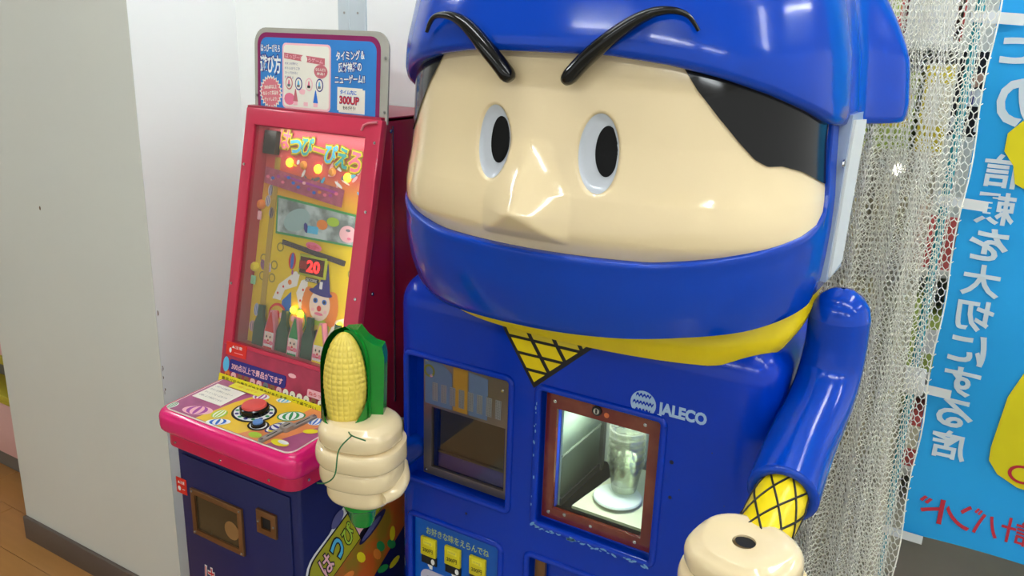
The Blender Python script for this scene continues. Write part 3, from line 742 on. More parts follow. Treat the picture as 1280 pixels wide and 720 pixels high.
ball(q, Fc, -1.345, .055, .016, .018, .0024, I_LG, I_CR, .2); ball(q, Fc, -1.462, .030, .010, .014, .0024, I_W, I_G, 0)
q.ell(Fc, -1.215, .032, .016, .010, .0024, I_LG, 16); q.ell(Fc, -1.150, .036, .022, .011, .0024, I_Y, 16); q.ell(Fc, -1.145, .040, .014, .006, .0027, I_W, 12); q.ell(Fc, -1.13, .10, .016, .009, .0024, I_Y, 14, .5); q.ell(Fc, -1.20, .060, .008, .004, .0025, I_Y, 10)
build('panel_artwork', q, art, 0)
q = MB().fbox(Fc, -1.462, -1.372, .080, .150, .002, .0028, I_CR); 
for i, tx in enumerate(('このゲームの遊び方', 'ボタンを押すとスタート', 'タイミングよく止めてね', '点数により景品がでます')): q.text(Fc, -1.455, -1.385 if i else -1.41, .136-i*.015, .143-i*.015, .0032, tx, I_N if i == 0 else I_GR)
build('instruction_label', q, art, 0)
q = MB().fbox(Fc, -1.430, -1.335, .152, .188, .003, .0036, mat('lemon_label', (236, 224, 70), .5)); q.text(Fc, -1.42, -1.36, .172, .179, .004, 'メダルゲーム', I_O); q.text(Fc, -1.42, -1.35, .160, .166, .004, '一回一枚です', I_O)
build('yellow_label', q, art, 0)
# buttons
def fl_lathe(prof, u, v, m_, n=32): return MB().lathe(prof, Fc(u, v, 0), m_, n, axis=Fc.N)
q = MB(); q.ell(Fc, -1.289, .098, .050, .043, .0028, I_K, 36); q.ell(Fc, -1.238, .062, .024, .020, .0028, I_K, 24); q.ell(Fc, -1.289, .098, .045, .038, .0034, I_W, 36)
for i in range(14): a = 2*pi*i/14; q.ell(Fc, -1.289+.039*cos(a), .098+.032*sin(a), .005, .004, .0038, I_N if i % 2 else I_G, 8)
q.ell(Fc, -1.238, .062, .019, .016, .0034, I_W, 24)
build('button_surround', q, art, 0)
build('start_button', MB().lathe([(0, .022), (.020, .0225), (.0245, .021), (.026, .018), (.026, .016)], Fc(-1.289, .100, 0), mat('salmon_button', (222, 84, 78), .35), 32, axis=Fc.N), gm).select_set(False)
build('button_collar', fl_lathe([(.0, .016), (.027, .017), (.030, .015), (.031, .003)], -1.289, .100, BLACK), gm)
build('small_button', MB().lathe([(0, .013), (.009, .0135), (.0105, .012), (.0105, .009)], Fc(-1.238, .062, 0), mat('sky_button', (90, 140, 205), .35), 20, axis=Fc.N), gm)
build('button_collar', fl_lathe([(0, .009), (.012, .0095), (.0145, .008), (.015, .003)], -1.238, .062, BLACK, 20), gm)
# coin mech: two steel plates
q = MB(); d1 = Vector((.045, .095)).normalized(); 
def obar(mb_, F, u, v, L, W_, ang, d0, d1_, m_):
    c_, s__ = cos(ang), sin(ang); pts = [(u+a*c_-b*s__, v+a*s__+b*c_) for a, b in rrect(-L/2, L/2, -W_/2, W_/2, W_*.3, 3)]; mb_.slab(F, pts, d0, d1_, m_)
PLT = mat('dull_steel_plate', (186, 178, 170), .42, .4, noise=.3, scale=30)
obar(q, Fc, -1.184, .048, .062, .015, R(86), .002, .006, PLT); obar(q, Fc, -1.168, .118, .066, .014, R(84), .002, .007, PLT)
obar(q, Fc, -1.177, .082, .026, .022, R(84), .002, .012, PLT)
cm = build('coin_plate', q, gm)
q = MB(); obar(q, Fc, -1.168, .118, .036, .002, R(84), .007, .0074, DARK); obar(q, Fc, -1.184, .048, .026, .002, R(86), .006, .0064, DARK); obar(q, Fc, -1.177, .082, .016, .003, R(84), .012, .0124, DARK); build('coin_slot', q, cm, 0)
screws(cm, Fc, ((-1.186, .022), (-1.164, .146)), .006, .0038)
# slanted playfield
Dv = Vector((0, .124, .59)).normalized(); Nv = Vector((0, -Dv.z, Dv.y))    # Nv faces the player
Fp = Fr((0, 1.209, .87), X3, Dv, Nv)
FA = Fr(Fp.o-Nv*.040, X3, Dv, Nv)                                          # artwork board behind the glass
PX0, PX1 = -1.496, -1.114
bx = MB()
def slantbox(mb_, x0, x1, m_):      # side wall of the upper cabinet from the slanted front back to the wall
    for x in (x0,):
        pass
    vs = [(x0, 1.209, .86), (x0, 1.335, 1.475), (x0, 1.575, 1.475), (x0, 1.575, .80), (x0, 1.21, .80)]
    vs += [(x1, b, c) for _, b, c in vs]
    mb_.add(vs, [(0, 1, 2, 3, 4), (9, 8, 7, 6, 5)]+[(i, (i+1) % 5, 5+(i+1) % 5, 5+i) for i in range(5)], m_)
slantbox(bx, PX1-.006, PX1, RED); build('side_panel', bx, gm)
bx = MB(); slantbox(bx, PX0, PX0+.006, RED); build('side_panel', bx, gm)
build('back_panel', MB().box((PX0, 1.57, .80), (PX1, 1.58, 1.475), RED), gm)
build('top_panel', MB().box((PX0, 1.333, 1.468), (PX1, 1.58, 1.478), RED, .002), gm)
q = MB(); Fz = Fr((PX1, 0, 0), Y3, Z3, X3); q.fbox(Fz, 1.365, 1.369, .85, 1.46, 0, .003, mat('seam_chrome', (170, 120, 130), .2, .8)); build('edge_trim', q, gm); screws(gm, Fz, ((1.295, 1.12), (1.36, 1.45)), .002, .004)
# frame, a bevelled metal sheet round the glass
fo = MB().fbox(Fp, PX0-.002, PX1+.004, -.012, .617, -.016, .004, FRAME, .004)
fm = build('playfield_frame', cut(fo, [MB().fbox(Fp, PX0+.028, PX1-.034, .088, .580, -.05, .05, FRAME)]), gm)
screws(fm, Fp, ((PX1-.008, .57), (PX1-.010, .43), (PX1-.010, .25), (PX0+.010, .49), (PX0+.008, .22)), .004, .0032)
q = MB().tube([Fp(PX1-.046, .592, .0045), Fp(PX1-.040, .603, .006), Fp(PX1-.028, .608, .007), Fp(PX1-.006, .611, .006)], .0028, mat('frame_weld', (225, 130, 140), .15, coat=.5), 8); build('corner_bead', q, fm)
q = MB().slab(Fp, [(PX0+.028, .088), (PX0+.030, .088), (PX0+.030, .58), (PX0+.028, .58)], -.04, 0, RED); q.slab(Fp, [(PX1-.034, .088), (PX1-.032, .088), (PX1-.032, .58), (PX1-.034, .58)], -.04, 0, RED)
q.fbox(Fp, PX0+.028, PX1-.034, .578, .580, -.04, 0, RED); q.fbox(Fp, PX0+.028, PX1-.034, .086, .089, -.04, 0, RED)
build('inner_liner', q, gm)
build('glass', MB().fbox(Fp, PX0+.028, PX1-.034, .088, .580, -.004, -.001, pane_mat('playfield_glass', (254, 254, 254), .025, .10, haze=.015)), gm)
# artwork board
U0, U1 = -1.497, -1.115
def gmat(name, stops, frame_v=True):
    m_ = mat(name, (255, 255, 255), .4); nt_ = m_.node_tree; b = nt_.nodes['Principled BSDF']
    tc_ = nt_.nodes.new('ShaderNodeTexCoord'); sp_ = nt_.nodes.new('ShaderNodeSeparateXYZ'); nt_.links.new(tc_.outputs['Object'], sp_.inputs[0])
    mr_ = nt_.nodes.new('ShaderNodeMapRange'); mr_.inputs[1].default_value = .87; mr_.inputs[2].default_value = 1.46; nt_.links.new(sp_.outputs[2], mr_.inputs[0])
    cr_ = nt_.nodes.new('ShaderNodeValToRGB'); nt_.links.new(mr_.outputs[0], cr_.inputs[0]); el = cr_.color_ramp.elements
    while len(el) > 1: el.remove(el[-1])
    el[0].position, el[0].color = stops[0][0], (*lin(stops[0][1]), 1)
    for p_, c_ in stops[1:]: e_ = el.new(p_); e_.color = (*lin(c_), 1)
    nt_.links.new(cr_.outputs[0], b.inputs['Base Color']); return m_
BG = gmat('playfield_print', [(0, (225, 190, 30)), (.62, (236, 205, 30)), (.74, (228, 150, 60)), (.80, (214, 96, 90)), (1, (196, 76, 104))])
bdx = MB().fbox(FA, PX0+.006, PX1-.006, -.02, .60, -.006, 0, BG); board = build('playfield_board', bdx, gm, 0)
q = MB().fbox(FA, -1.462, -1.425, .520, .572, .001, .018, DARK, .002); build('hinge_block', q, gm)
q = MB().fbox(FA, -1.436, -1.420, .06, .515, .0005, .002, mat('tan_strip', (190, 160, 70), .5)); build('side_strip', q, board, 0)
def title(mb_, F, u0, u1, v0, v1, d, rot, body, cols):
    n_ = len(body); w_ = (u1-u0)/n_; uc, vc = (u0+u1)/2, (v0+v1)/2
    for i, ch_ in enumerate(body):
        a = u0+w_*(i+.5)-uc; b_ = 0; u = uc+a*cos(rot); v = vc+a*sin(rot)
        for dd, bo, m_ in ((0, .13, cols[0]), (.0006, .075, cols[1]), (.0012, .03, cols[2][i % len(cols[2])])):
            hh = (v1-v0)/2*(.12 if ch_ == 'ー' else .70 if ch_ == 'っ' else 1)
            mb_.text(F, u-w_*.46, u+w_*.46, v-hh-(.2*(v1-v0) if ch_ == 'っ' else 0), v+hh-(.2*(v1-v0) if ch_ == 'っ' else 0), d+dd, ch_, m_, bo, rot)
q = MB(); title(q, FA, -1.430, -1.184, .522, .562, .003, R(-8), 'はっぴーぴえろ', (mat('olive_print', (150, 140, 50), .5), I_Y, (I_P, I_C, mat('teal_print', (70, 170, 170), .5)))); build('title_lettering', q, board, 0)
pl2 = bpy.data.lights.new('playfield_lamp', 'AREA'); pl2.shape = 'RECTANGLE'; pl2.energy = .05; pl2.size = .30; pl2.size_y = .02; pl2.color = (1, .95, .85)
po2 = bpy.data.objects.new('playfield_lamp', pl2); C.objects.link(po2); po2.parent = gm; po2.location = FA(-1.305, .572, .028)-ORG[gm.name]; po2.rotation_euler = (R(28), 0, 0)
pl3 = bpy.data.lights.new('playfield_lamp', 'AREA'); pl3.shape = 'RECTANGLE'; pl3.energy = .07; pl3.size = .010; pl3.size_y = .44; pl3.color = (1, .96, .88)
po3 = bpy.data.objects.new('playfield_lamp', pl3); C.objects.link(po3); po3.parent = gm; po3.matrix_world = Matrix.Identity(4)
mm_ = Matrix((Nv, Dv, X3)).transposed().to_4x4()      # local -Z looks along -X, local Y runs up the board
po3.matrix_parent_inverse = Matrix.Identity(4); po3.matrix_basis = Matrix.Translation(FA(PX1-.037, .33, .030)-ORG[gm.name]) @ mm_
# lamps
for i, (u, v, on) in enumerate(((-1.391, .507, 1), (-1.349, .506, 0), (-1.306, .502, 1), (-1.264, .500, 0), (-1.220, .493, 1))):
    build('lamp', MB().lathe([(0, .008), (.006, .0065), (.0095, .002), (.010, 0)], FA(u, v, .001), LAMP if on else LAMPOFF, 16, axis=FA.N), gm)
q = MB()
random.seed(3)
for i in range(26):                # small white doves and streamers round the lamps
    u = random.uniform(-1.40, -1.18); v = random.uniform(.455, .515); a = random.uniform(0, 3)
    q.ell(FA, u, v, random.uniform(.006, .014), random.uniform(.002, .005), .0008+.0001*i, random.choice((I_W, I_W, I_C, I_GR, I_Y, I_LP)), 7, a)
for u, v in ((-1.44, .44), (-1.445, .415), (-1.43, .39)): ball(q, FA, u, v, .008, .013, .002, I_W, I_N)
build('dove_print', q, board, 0)
q = MB(); q.poly([FA(a, b, .004) for a, b in ((-1.462, .492), (-1.461, .455), (-1.225, .428), (-1.222, .466))], mat('rose_ribbon_print', (214, 112, 140), .5, noise=.4, scale=60))
q.poly([FA(a, b, .0045) for a, b in ((-1.40, .478), (-1.40, .474), (-1.24, .454), (-1.24, .460))], I_V)
for i in range(14): u = -1.45+i*.016; q.ell(FA, u, .474-i*.0018+random.uniform(-.008, .008), .006, .004, .005+.0001*i, random.choice((I_V, I_B, I_P, I_LP, I_O)), 6)
build('ribbon_print', q, board, 0)
# prize display window with green border
q = MB()
VW = [(-1.413, .432), (-1.178, .418), (-1.168, .350), (-1.406, .347)]
pw = build('prize_window', MB().slab(FA, VW, .001, .007, mat('green_bezel', (70, 160, 90), .4)), gm)
VI = [(-1.408, .427), (-1.182, .414), (-1.173, .354), (-1.401, .352)]
q.poly([FA(a, b, .0075) for a, b in VI], mat('window_scene_print', (118, 130, 128), .3, noise=.3, scale=22, col2=(190, 205, 205))); build('window_picture', q, pw, 0)
q = MB(); q.ell(FA, -1.345, .385, .040, .024, .0082, mat('pale_teal_print', (160, 190, 190), .4), 20, .4); q.ell(FA, -1.315, .372, .006, .012, .0086, I_N, 8, .4); q.fbox(FA, -1.310, -1.28, .362, .378, .008, .009, I_C); q.ell(FA, -1.27, .385, .016, .011, .0084, I_O, 14); q.ell(FA, -1.24, .395, .018, .010, .0084, I_LG, 14); q.ell(FA, -1.195, .375, .024, .018, .0086, I_LP, 18); q.ell(FA, -1.195, .383, .007, .003, .009, I_GR, 8); q.ell(FA, -1.19, .366, .006, .003, .009, I_P, 8)
build('prize_picture', q, pw, 0)
q = MB(); q.slab(FA, [(-1.384, .336), (-1.384, .326), (-1.200, .306), (-1.198, .317)], .001, .006, mat('charcoal_rail', (70, 62, 66), .5)); q.ell(FA, -1.29, .334, .024, .009, .005, I_P, 20, -.1); q.text(FA, -1.306, -1.274, .329, .338, .0062, 'はっぴー', I_R, .02)
build('ball_rail', q, board, 0)
ld = build('score_display', MB().fbox(FA, -1.324, -1.246, .268, .314, .001, .009, mat('green_gold_bezel', (170, 180, 50), .4), .001), gm)
q = MB().fbox(FA, -1.320, -1.250, .273, .309, .009, .0095, mat('led_smoke', (70, 14, 16), .2)); q.text(FA, -1.298, -1.262, .279, .303, .0100, '20', mat('led_red', (255, 30, 30), .5, emit=1.5), .03); q.text(FA, -1.317, -1.303, .283, .299, .0100, 'ı', mat('led_dim', (150, 20, 24), .5), .03)
build('digits', q, ld, 0)
q = MB().fbox(FA, -1.305, -1.268, .256, .265, .001, .003, I_K); q.text(FA, -1.302, -1.271, .2575, .2635, .0034, 'SCORE', I_W, .02); build('score_caption', q, board, 0)
# the clown print
q = MB(); d = .0010
q.ell(FA, -1.352, .293, .011, .019, d, I_R, 20); q.ell(FA, -1.352, .293, .005, .018, d+.0003, I_B, 16); q.ell(FA, -1.348, .268, .003, .006, d, I_V, 8)
q.poly([FA(a, b, d) for a, b in ((-1.40, .20), (-1.385, .235), (-1.350, .262), (-1.325, .268), (-1.33, .24), (-1.365, .225), (-1.375, .20))], I_W)   # raised sleeve
q.ell(FA, -1.337, .262, .009, .010, d+.0004, I_W, 12); q.ell(FA, -1.352, .245, .006, .006, d+.0006, I_O, 10)
q.poly([FA(a, b, d) for a, b in ((-1.33, .225), (-1.318, .255), (-1.30, .262), (-1.295, .20), (-1.315, .19))], I_W)
for u, v in ((-1.385, .215), (-1.37, .232), (-1.315, .21), (-1.31, .235), (-1.20, .17), (-1.195, .145), (-1.21, .16)): q.ell(FA, u, v, .003, .003, d+.0008, I_R, 8)
q.poly([FA(a, b, d) for a, b in ((-1.37, .13), (-1.37, .20), (-1.345, .225), (-1.335, .14))], I_B)
for s in (-1, 1):
    for k in range(7): a = k/6; q.ell(FA, -1.257+s*(.034+.006*math.sin(3*a)), .235-.055*a, .014, .011, d+.0002+.00005*k, I_O, 12)
q.ell(FA, -1.257, .210, .030, .034, d+.0010, I_S, 28); q.ell(FA, -1.257, .203, .0065, .0065, d+.0016, I_R, 14)
for s in (-1, 1): q.ell(FA, -1.257+s*.013, .219, .007, .006, d+.0014, I_B, 10); q.ell(FA, -1.257+s*.013, .219, .003, .0035, d+.0017, I_K, 8); q.ell(FA, -1.257+s*.018, .198, .005, .004, d+.0013, I_LP, 10)
q.ell(FA, -1.257, .191, .013, .0035, d+.0014, I_P, 12)
q.poly([FA(a, b, d+.002) for a, b in ((-1.285, .240), (-1.229, .236), (-1.244, .305), (-1.262, .262))], I_N); q.ell(FA, -1.257, .238, .034, .007, d+.0022, I_N, 20, -.06); q.fbox(FA, -1.262, -1.254, .246, .262, d+.002, d+.0026, I_W)
q.ell(FA, -1.257, .165, .034, .016, d+.0004, I_LG, 18)
q.poly([FA(a, b, d) for a, b in ((-1.225, .15), (-1.21, .185), (-1.185, .195), (-1.17, .14), (-1.215, .12))], I_W)
q.ell(FA, -1.180, .165, .012, .014, d+.0003, I_B, 12)
for u, v, c_ in ((-1.377, .165, I_R), (-1.255, .145, I_LG), (-1.316, .165, I_G)):
    q.ell(FA, u, v, .028, .028, d+.0026, c_, 22); q.ell(FA, u, v-.002, .024, .024, d+.003, mat('yellow_halo', (220, 190, 60), .5), 22); q.ell(FA, u, v, .008, .012, d+.0034, I_K if c_ is I_LG else I_R, 12); q.ell(FA, u-.013, v+.002, .006, .007, d+.0034, I_LP, 10); q.ell(FA, u+.013, v+.002, .006, .007, d+.0034, I_LP, 10)
build('clown_print', q, board, 0)
q = MB()
for u, v in ((-1.392, .318), (-1.405, .275), (-1.440, .285), (-1.408, .245), (-1.438, .245), (-1.178, .292)): q.ring(FA, u, v, .0075, .0105, .0015, mat('hoop_print', (150, 140, 60), .5), 20)
ball(q, FA, -1.420, .268, .006, .012, .0015, I_W, I_V, .3); ball(q, FA, -1.440, .270, .008, .012, .0015, I_V, I_GR, .3)
ball(q, FA, -1.446, .165, .008, .015, .0015, I_W, I_B); ball(q, FA, -1.452, .125, .012, .013, .0015, I_LP, I_GR)
build('hoop_and_ball_print', q, board, 0)
for u, v in ((-1.327, .196+.003), (-1.306, .194), (-1.190, .191-.0)):
    build('lamp', MB().lathe([(0, .009), (.005, .0075), (.008, .003), (.0085, 0)], FA(u, v-.012, .005), LAMP, 14, axis=FA.N), gm)
# yellow capsule knobs and tags hanging along the left edge
for u, v, mm in ((-1.463, .405, I_O), (-1.462, .262, I_Y)):
    build('ball_knob', MB().lathe([(0, .014), (.007, .012), (.011, .006), (.011, 0)], FA(u, v, .001), mm, 16, axis=FA.N), gm)
for u, v, mm in ((-1.465, .380, I_LP), (-1.462, .232, mat('mint_tag', (150, 220, 170), .5))):
    build('hanging_tag', MB().fbox(FA, u-.009, u+.010, v-.010, v+.010, .006, .009, mm, .002), gm)
# bottle row
GB = mat('dark_green_plate', (26, 84, 58), .12, coat=.6, noise=.3, scale=10); FB = Fr(FA.o+Nv*.012, X3, Dv, Nv)
build('bottle_bed', MB().fbox(FA, -1.462, -1.15, .045, .088, .0, .010, mat('cerise_print', (206, 50, 90), .4)), board)
for u in (-1.418, -1.345, -1.268, -1.188):
    w_ = .017; pts = [(u-w_, .053), (u+w_, .053), (u+w_, .135), (u+.008, .158), (u+.007, .182), (u-.007, .182), (u-.008, .158), (u-w_, .135)]
    build('green_bottle_plate', MB().slab(FB, pts, -.004, .004, GB), gm)
for u, mm in ((-1.381, I_R), (-1.307, I_G), (-1.232, I_Y)):
    bt = build('bottle_figure', MB().slab(FB, [(u-.0165, .055), (u+.0165, .055), (u+.0165, .128), (u+.004, .176), (u-.004, .176), (u-.0165, .128)], -.008, .006, mat('pink_ledge', (222, 140, 160), .4)), gm)
    q = MB().poly([FB(u-.0135, .068, .0066), FB(u+.0135, .068, .0066), FB(u+.0135, .128, .0066), FB(u-.0135, .128, .0066)], I_W)
    q.poly([FB(u-.014, .127, .0072), FB(u+.014, .127, .0072), FB(u+.002, .172, .0072), FB(u-.002, .172, .0072)], mm)
    q.ell(FB, u, .113, .0125, .013, .0070, I_S, 16); q.ell(FB, u, .108, .003, .003, .0080, I_R, 8)
    for s in (-1, 1): q.ell(FB, u+s*.0055, .116, .0022, .003, .0078, I_K, 8); q.ell(FB, u+s*.0085, .103, .0065, .005, .0074, I_P, 10)
    q.ell(FB, u, .101, .005, .002, .0078, I_R, 8)
    for k in range(5): q.ell(FB, u-.0105+k*.0053, .089, .0035, .005, .0072+.0001*k, mm, 8)
    build('clown_face_print', q, bt, 0)
# printed apron under the glass
LOWM = mat('apron_print', (196, 58, 92), .3, noise=.3, scale=30, coat=.3)
ap = build('apron', MB().fbox(Fp, PX0+.006, PX1-.004, -.010, .080, .0045, .0065, LOWM), gm)
q = MB()
random.seed(5)
for i in range(17):
    u = -1.468+i*.0205; q.slab(Fp, [(u-.011, .010), (u+.011, .012), (u+.002, -.010 if i % 2 else -.006)], .0065, .0070+.00004*i, random.choice((I_LP, I_O, mat('brown_bear', (150, 100, 70), .5), I_CR)))
    q.ell(Fp, u, .014, .0085, .0085, .0075+.00006*i, random.choice((mat('brown_bear'), I_CR, I_O, I_LP, I_GR)), 12); q.ell(Fp, u, .012, .0025, .002, .0088, I_K, 6)
build('bear_print', q, ap, 0)
q = MB().slab(Fp, rrect(-1.463, -1.287, .022, .050, .006), .0065, .0085, I_N); q.text(Fp, -1.455, -1.295, .028, .043, .0090, '300点以上で景品がでます', I_LP, .02)
build('rule_plate', q, ap, 0)
q = MB().slab(Fp, rrect(-1.222, -1.165, .022, .038, .003), .0065, .008, I_LP); q.text(Fp, -1.217, -1.170, .026, .034, .0084, 'ねらって', I_R, .02); build('apron_label', q, ap, 0); q = MB().slab(Fp, rrect(-1.160, -1.125, .016, .036, .003), .0065, .008, I_C); build('apron_label', q, ap, 0); build('apron_print', MB().ell(Fp, -1.475, .035, .010, .018, .0075, I_C, 12), ap, 0); build('apron_print', MB().ell(Fp, -1.27, .055, .012, .005, .0078, I_LP, 10), ap, 0)
q = MB().slab(Fp, rrect(-1.480, -1.415, .058, .088, .001), .006, .0075, mat('warning_red')); q.text(Fp, -1.462, -1.428, .076, .083, .008, '▲注意', I_W, .01); q.ell(Fp, -1.465, .070, .004, .006, .008, I_W, 10); q.fbox(Fp, -1.452, -1.425, .066, .067, .0075, .008, I_LP)
build('warning_sticker', q, gm, 0)
# yellow notice strip standing on the rear edge of the console
Fn = Fr((0, 1.196, .868), X3, Vector((0, .25, 1)).normalized(), Vector((0, -1, .25)).normalized())
q = MB().slab(Fn, [(-1.488, -.002), (-1.170, -.002), (-1.170, .017), (-1.488, .017)], 0, .0015, mat('yellow_strip', (238, 226, 30), .45)); q.text(Fn, -1.477, -1.182, .003, .0125, .002, '景品以外の商品が出る場合があります。ご了承下さい。', I_K, .01)
build('notice_strip', q, gm, 0)
# sign on top
Fg = Fr((0, 1.345, 1.476), X3, Vector((0, .06, 1)).normalized(), Vector((0, -1, .06)).normalized())
AC = mat('clear_sign_edge', (176, 174, 162), .2, noise=.1)
SU0, SU1, SH = -1.484, -1.108, .168
sg = build('sign_board', MB().slab(Fg, rrect(SU0, SU1, -.012, SH, .034, 6, (1, 1, 0, 0)), -.004, 0, AC), gm)
q = MB(); q.poly([Fg(a, b, .0008) for a, b in rrect(SU0+.010, SU1-.020, -.010, SH-.010, .026, 6, (1, 1, 0, 0))], mat('plum_border', (140, 28, 92), .3)); build('sign_border', q, sg, 0)
q = MB(); q.poly([Fg(a, b, .0013) for a, b in rrect(SU0+.019, SU1-.030, -.010, SH-.020, .020, 6, (1, 1, 0, 0))], mat('sign_blue', (52, 132, 208), .3, noise=.06)); build('sign_face', q, sg, 0)
q = MB()
q.poly([Fg(a, b, .0018) for a, b in rrect(-1.398, -1.259, .002, .138, .010)], I_LP); q.poly([Fg(a, b, .0022) for a, b in rrect(-1.394, -1.263, .006, .134, .008)], I_CR)
q.poly([Fg(a, b, .0026) for a, b in ((-1.392, .118), (-1.392, .106), (-1.275, .096), (-1.275, .110))], mat('rose_band', (205, 110, 120), .5)); q.text(Fg, -1.388, -1.28, .103, .112, .003, 'はっぴーぴえろゲーム', I_LP, .01, rot=-.085)
q.ell(Fg, -1.333, .106, .009, .009, .0032, I_CR, 14)
for i, tx in enumerate(('ボタンを押すと', 'ボトルがうごき', 'ストップさせると', 'きまるよ')): q.text(Fg, -1.390, -1.352+.006*(i % 2) - (.018 if i == 3 else 0), .093-i*.0095, .0985-i*.0095, .0028, tx, I_N)
q.ell(Fg, -1.286, .083, .019, .014, .0028, mat('rose_band'), 20); q.text(Fg, -1.300, -1.272, .084, .090, .0032, 'ならんだら', I_CR, .02); q.text(Fg, -1.297, -1.275, .076, .081, .0032, '景品！', I_CR, .02)
for i, (u, c_) in enumerate(((-1.377, mat('rose_band')), (-1.349, I_N), (-1.319, I_LP), (-1.289, I_N))):
    q.ell(Fg, u, .055, .0105, .0135, .0028, c_, 20); q.ell(Fg, u, .055, .0082, .011, .0031, I_CR, 20); q.poly([Fg(u-.004, .048, .0034), Fg(u+.004, .048, .0034), Fg(u+.0015, .062, .0034), Fg(u-.0015, .062, .0034)], I_C if i % 2 else I_P); q.fbox(Fg, u-.004, u+.004, .048, .053, .0034, .0037, I_K if i == 2 else I_GR)
for u, c_ in ((-1.358, mat('rose_band')), (-1.328, I_CR), (-1.300, I_B)): q.poly([Fg(u-.007, .018, .003), Fg(u+.007, .018, .003), Fg(u+.001, .044, .003), Fg(u-.001, .044, .003)], c_); q.fbox(Fg, u-.006, u+.006, .010, .018, .0028, .0031, I_LP)
q.ell(Fg, -1.376, .022, .016, .013, .0026, I_P, 12); q.ell(Fg, -1.338, .039, .010, .006, .0027, I_LP, 10)
build('rules_card', q, sg, 0)
q = MB(); 
for bo, dd, mm in ((.10, .0016, I_N), (.03, .0022, I_W)): q.text(Fg, -1.464, -1.403, .074, .110, .0+dd, '遊び方', mm, bo); q.text(Fg, -1.462, -1.405, .118, .133, dd, 'はっぴーぴえろ', mm, bo*.9)
build('lettering', q, sg, 0); q = MB()
for tx, v0_, hh, wd in (('タイミング＆', .110, .018, .075), ('反射神経の', .087, .018, .062), ('ニューゲーム!!', .064, .016, .080)):
    for bo, dd, mm in ((.10, .0016, I_N), (.03, .0022, I_W)): q.text(Fg, -1.207-wd/2, -1.207+wd/2, v0_-.0, v0_+hh, dd, tx, mm, bo, rot=.07)
build('lettering', q, sg, 0)
q = MB(); pts = []
for i in range(48): a = 2*pi*i/48; r_ = .031 if i % 2 else .037; pts.append((-1.433+r_*.95*cos(a), .033+r_*sin(a)))
q.poly([Fg(a, b, .0018) for a, b in pts], I_CR); pts = [(-1.433+(a+1.433)*.88, .033+(b-.033)*.88) for a, b in pts]; q.poly([Fg(a, b, .0022) for a, b in pts], mat('rose_burst', (226, 124, 136), .5))
for i, tx in enumerate(('300点以上', 'ねらって景品を', 'ゲットしよう!')): q.text(Fg, -1.452-(.004 if i == 1 else 0), -1.414+(.004 if i == 1 else 0), .040-i*.013, .048-i*.013, .0027, tx, I_CR, .03, rot=.09)
build('starburst', q, sg, 0)
q = MB(); q.poly([Fg(a, b, .0016) for a, b in ((-1.236, .004), (-1.166, .004), (-1.166, .052), (-1.236, .052))], I_CR.copy()); q.poly([Fg(a, b, .0020) for a, b in ((-1.240, .008), (-1.172, .008), (-1.172, .055), (-1.240, .055))], I_CR)
q.text(Fg, -1.232, -1.188, .041, .050, .0025, 'タイム内に', I_B, .03); q.text(Fg, -1.233, -1.181, .022, .037, .0025, '300UP', I_N, .05); q.text(Fg, -1.233, -1.181, .0225, .0365, .0029, '300UP', I_R, .02); q.text(Fg, -1.224, -1.190, .011, .018, .0025, 'をめざそう!', I_K, .02)
build('target_card', q, sg, 0)
screws(sg, Fg, ((SU1-.008, .118), (SU1-.008, .012), (SU0+.007, .024)), .0005, .0035, STEEL)
# side sticker with the title
Fq = Fr((GX1, 0, 0), Y3, Z3, X3); q = MB()
def cap_(u0, v0, u1, v1, r, n=10):
    a = math.atan2(v1-v0, u1-u0); return [(u1+r*cos(a-pi/2+pi*i/n), v1+r*sin(a-pi/2+pi*i/n)) for i in range(n+1)]+[(u0+r*cos(a+pi/2+pi*i/n), v0+r*sin(a+pi/2+pi*i/n)) for i in range(n+1)]
OL = mat('olive_yellow_print', (176, 172, 30), .35)
q.poly([Fq(a, b, .0006) for a, b in cap_(1.13, .52, 1.36, .735, .075)], I_W)
q.poly([Fq(a, b, .0009) for a, b in cap_(1.14, .50, 1.36, .73, .074)], OL)
q.poly([Fq(a, b, .0013) for a, b in cap_(1.17, .46, 1.38, .60, .07)], mat('orange_print_dark', (196, 90, 30), .4, noise=.4, scale=12, col2=(150, 120, 30)))
q.ell(Fq, 1.165, .655, .022, .014, .0022, mat('slate_oval', (92, 92, 140), .5), 18, .7); 
q.poly([Fq(a, b, .0016) for a, b in cap_(1.117, .565, 1.30, .66, .050)], I_W); q.poly([Fq(a, b, .0020) for a, b in cap_(1.120, .563, 1.30, .658, .047)], I_K); q.poly([Fq(a, b, .0024) for a, b in cap_(1.121, .563, 1.30, .657, .0435)], OL)
q.ell(Fq, 1.275, .580, .050, .014, .0030, mat('navy_oval', (36, 34, 80), .5), 22, .45); q.ell(Fq, 1.27, .578, .036, .008, .0034, mat('slate_oval'), 18, .45)
for i, ch_ in enumerate('はっぴーぴえろ'):
    u, v = 1.128+i*.034, .567+i*.0185
    q.text(Fq, u-.016, u+.014, v-.026, v+.026, .0030, ch_, I_K, .07, rot=.45); q.text(Fq, u-.016, u+.014, v-.026, v+.026, .0034, ch_, (I_LP, I_C, I_LG)[i % 3], .02, rot=.45)
for i in range(9): random.seed(i+20); q.ell(Fq, 1.16+random.random()*.2, .43+random.random()*.1, .01, .02, .0018+.0001*i, random.choice((I_Y, I_G, I_O, I_R)), 10, random.random()*3)
build('side_sticker', q, gm, 0)

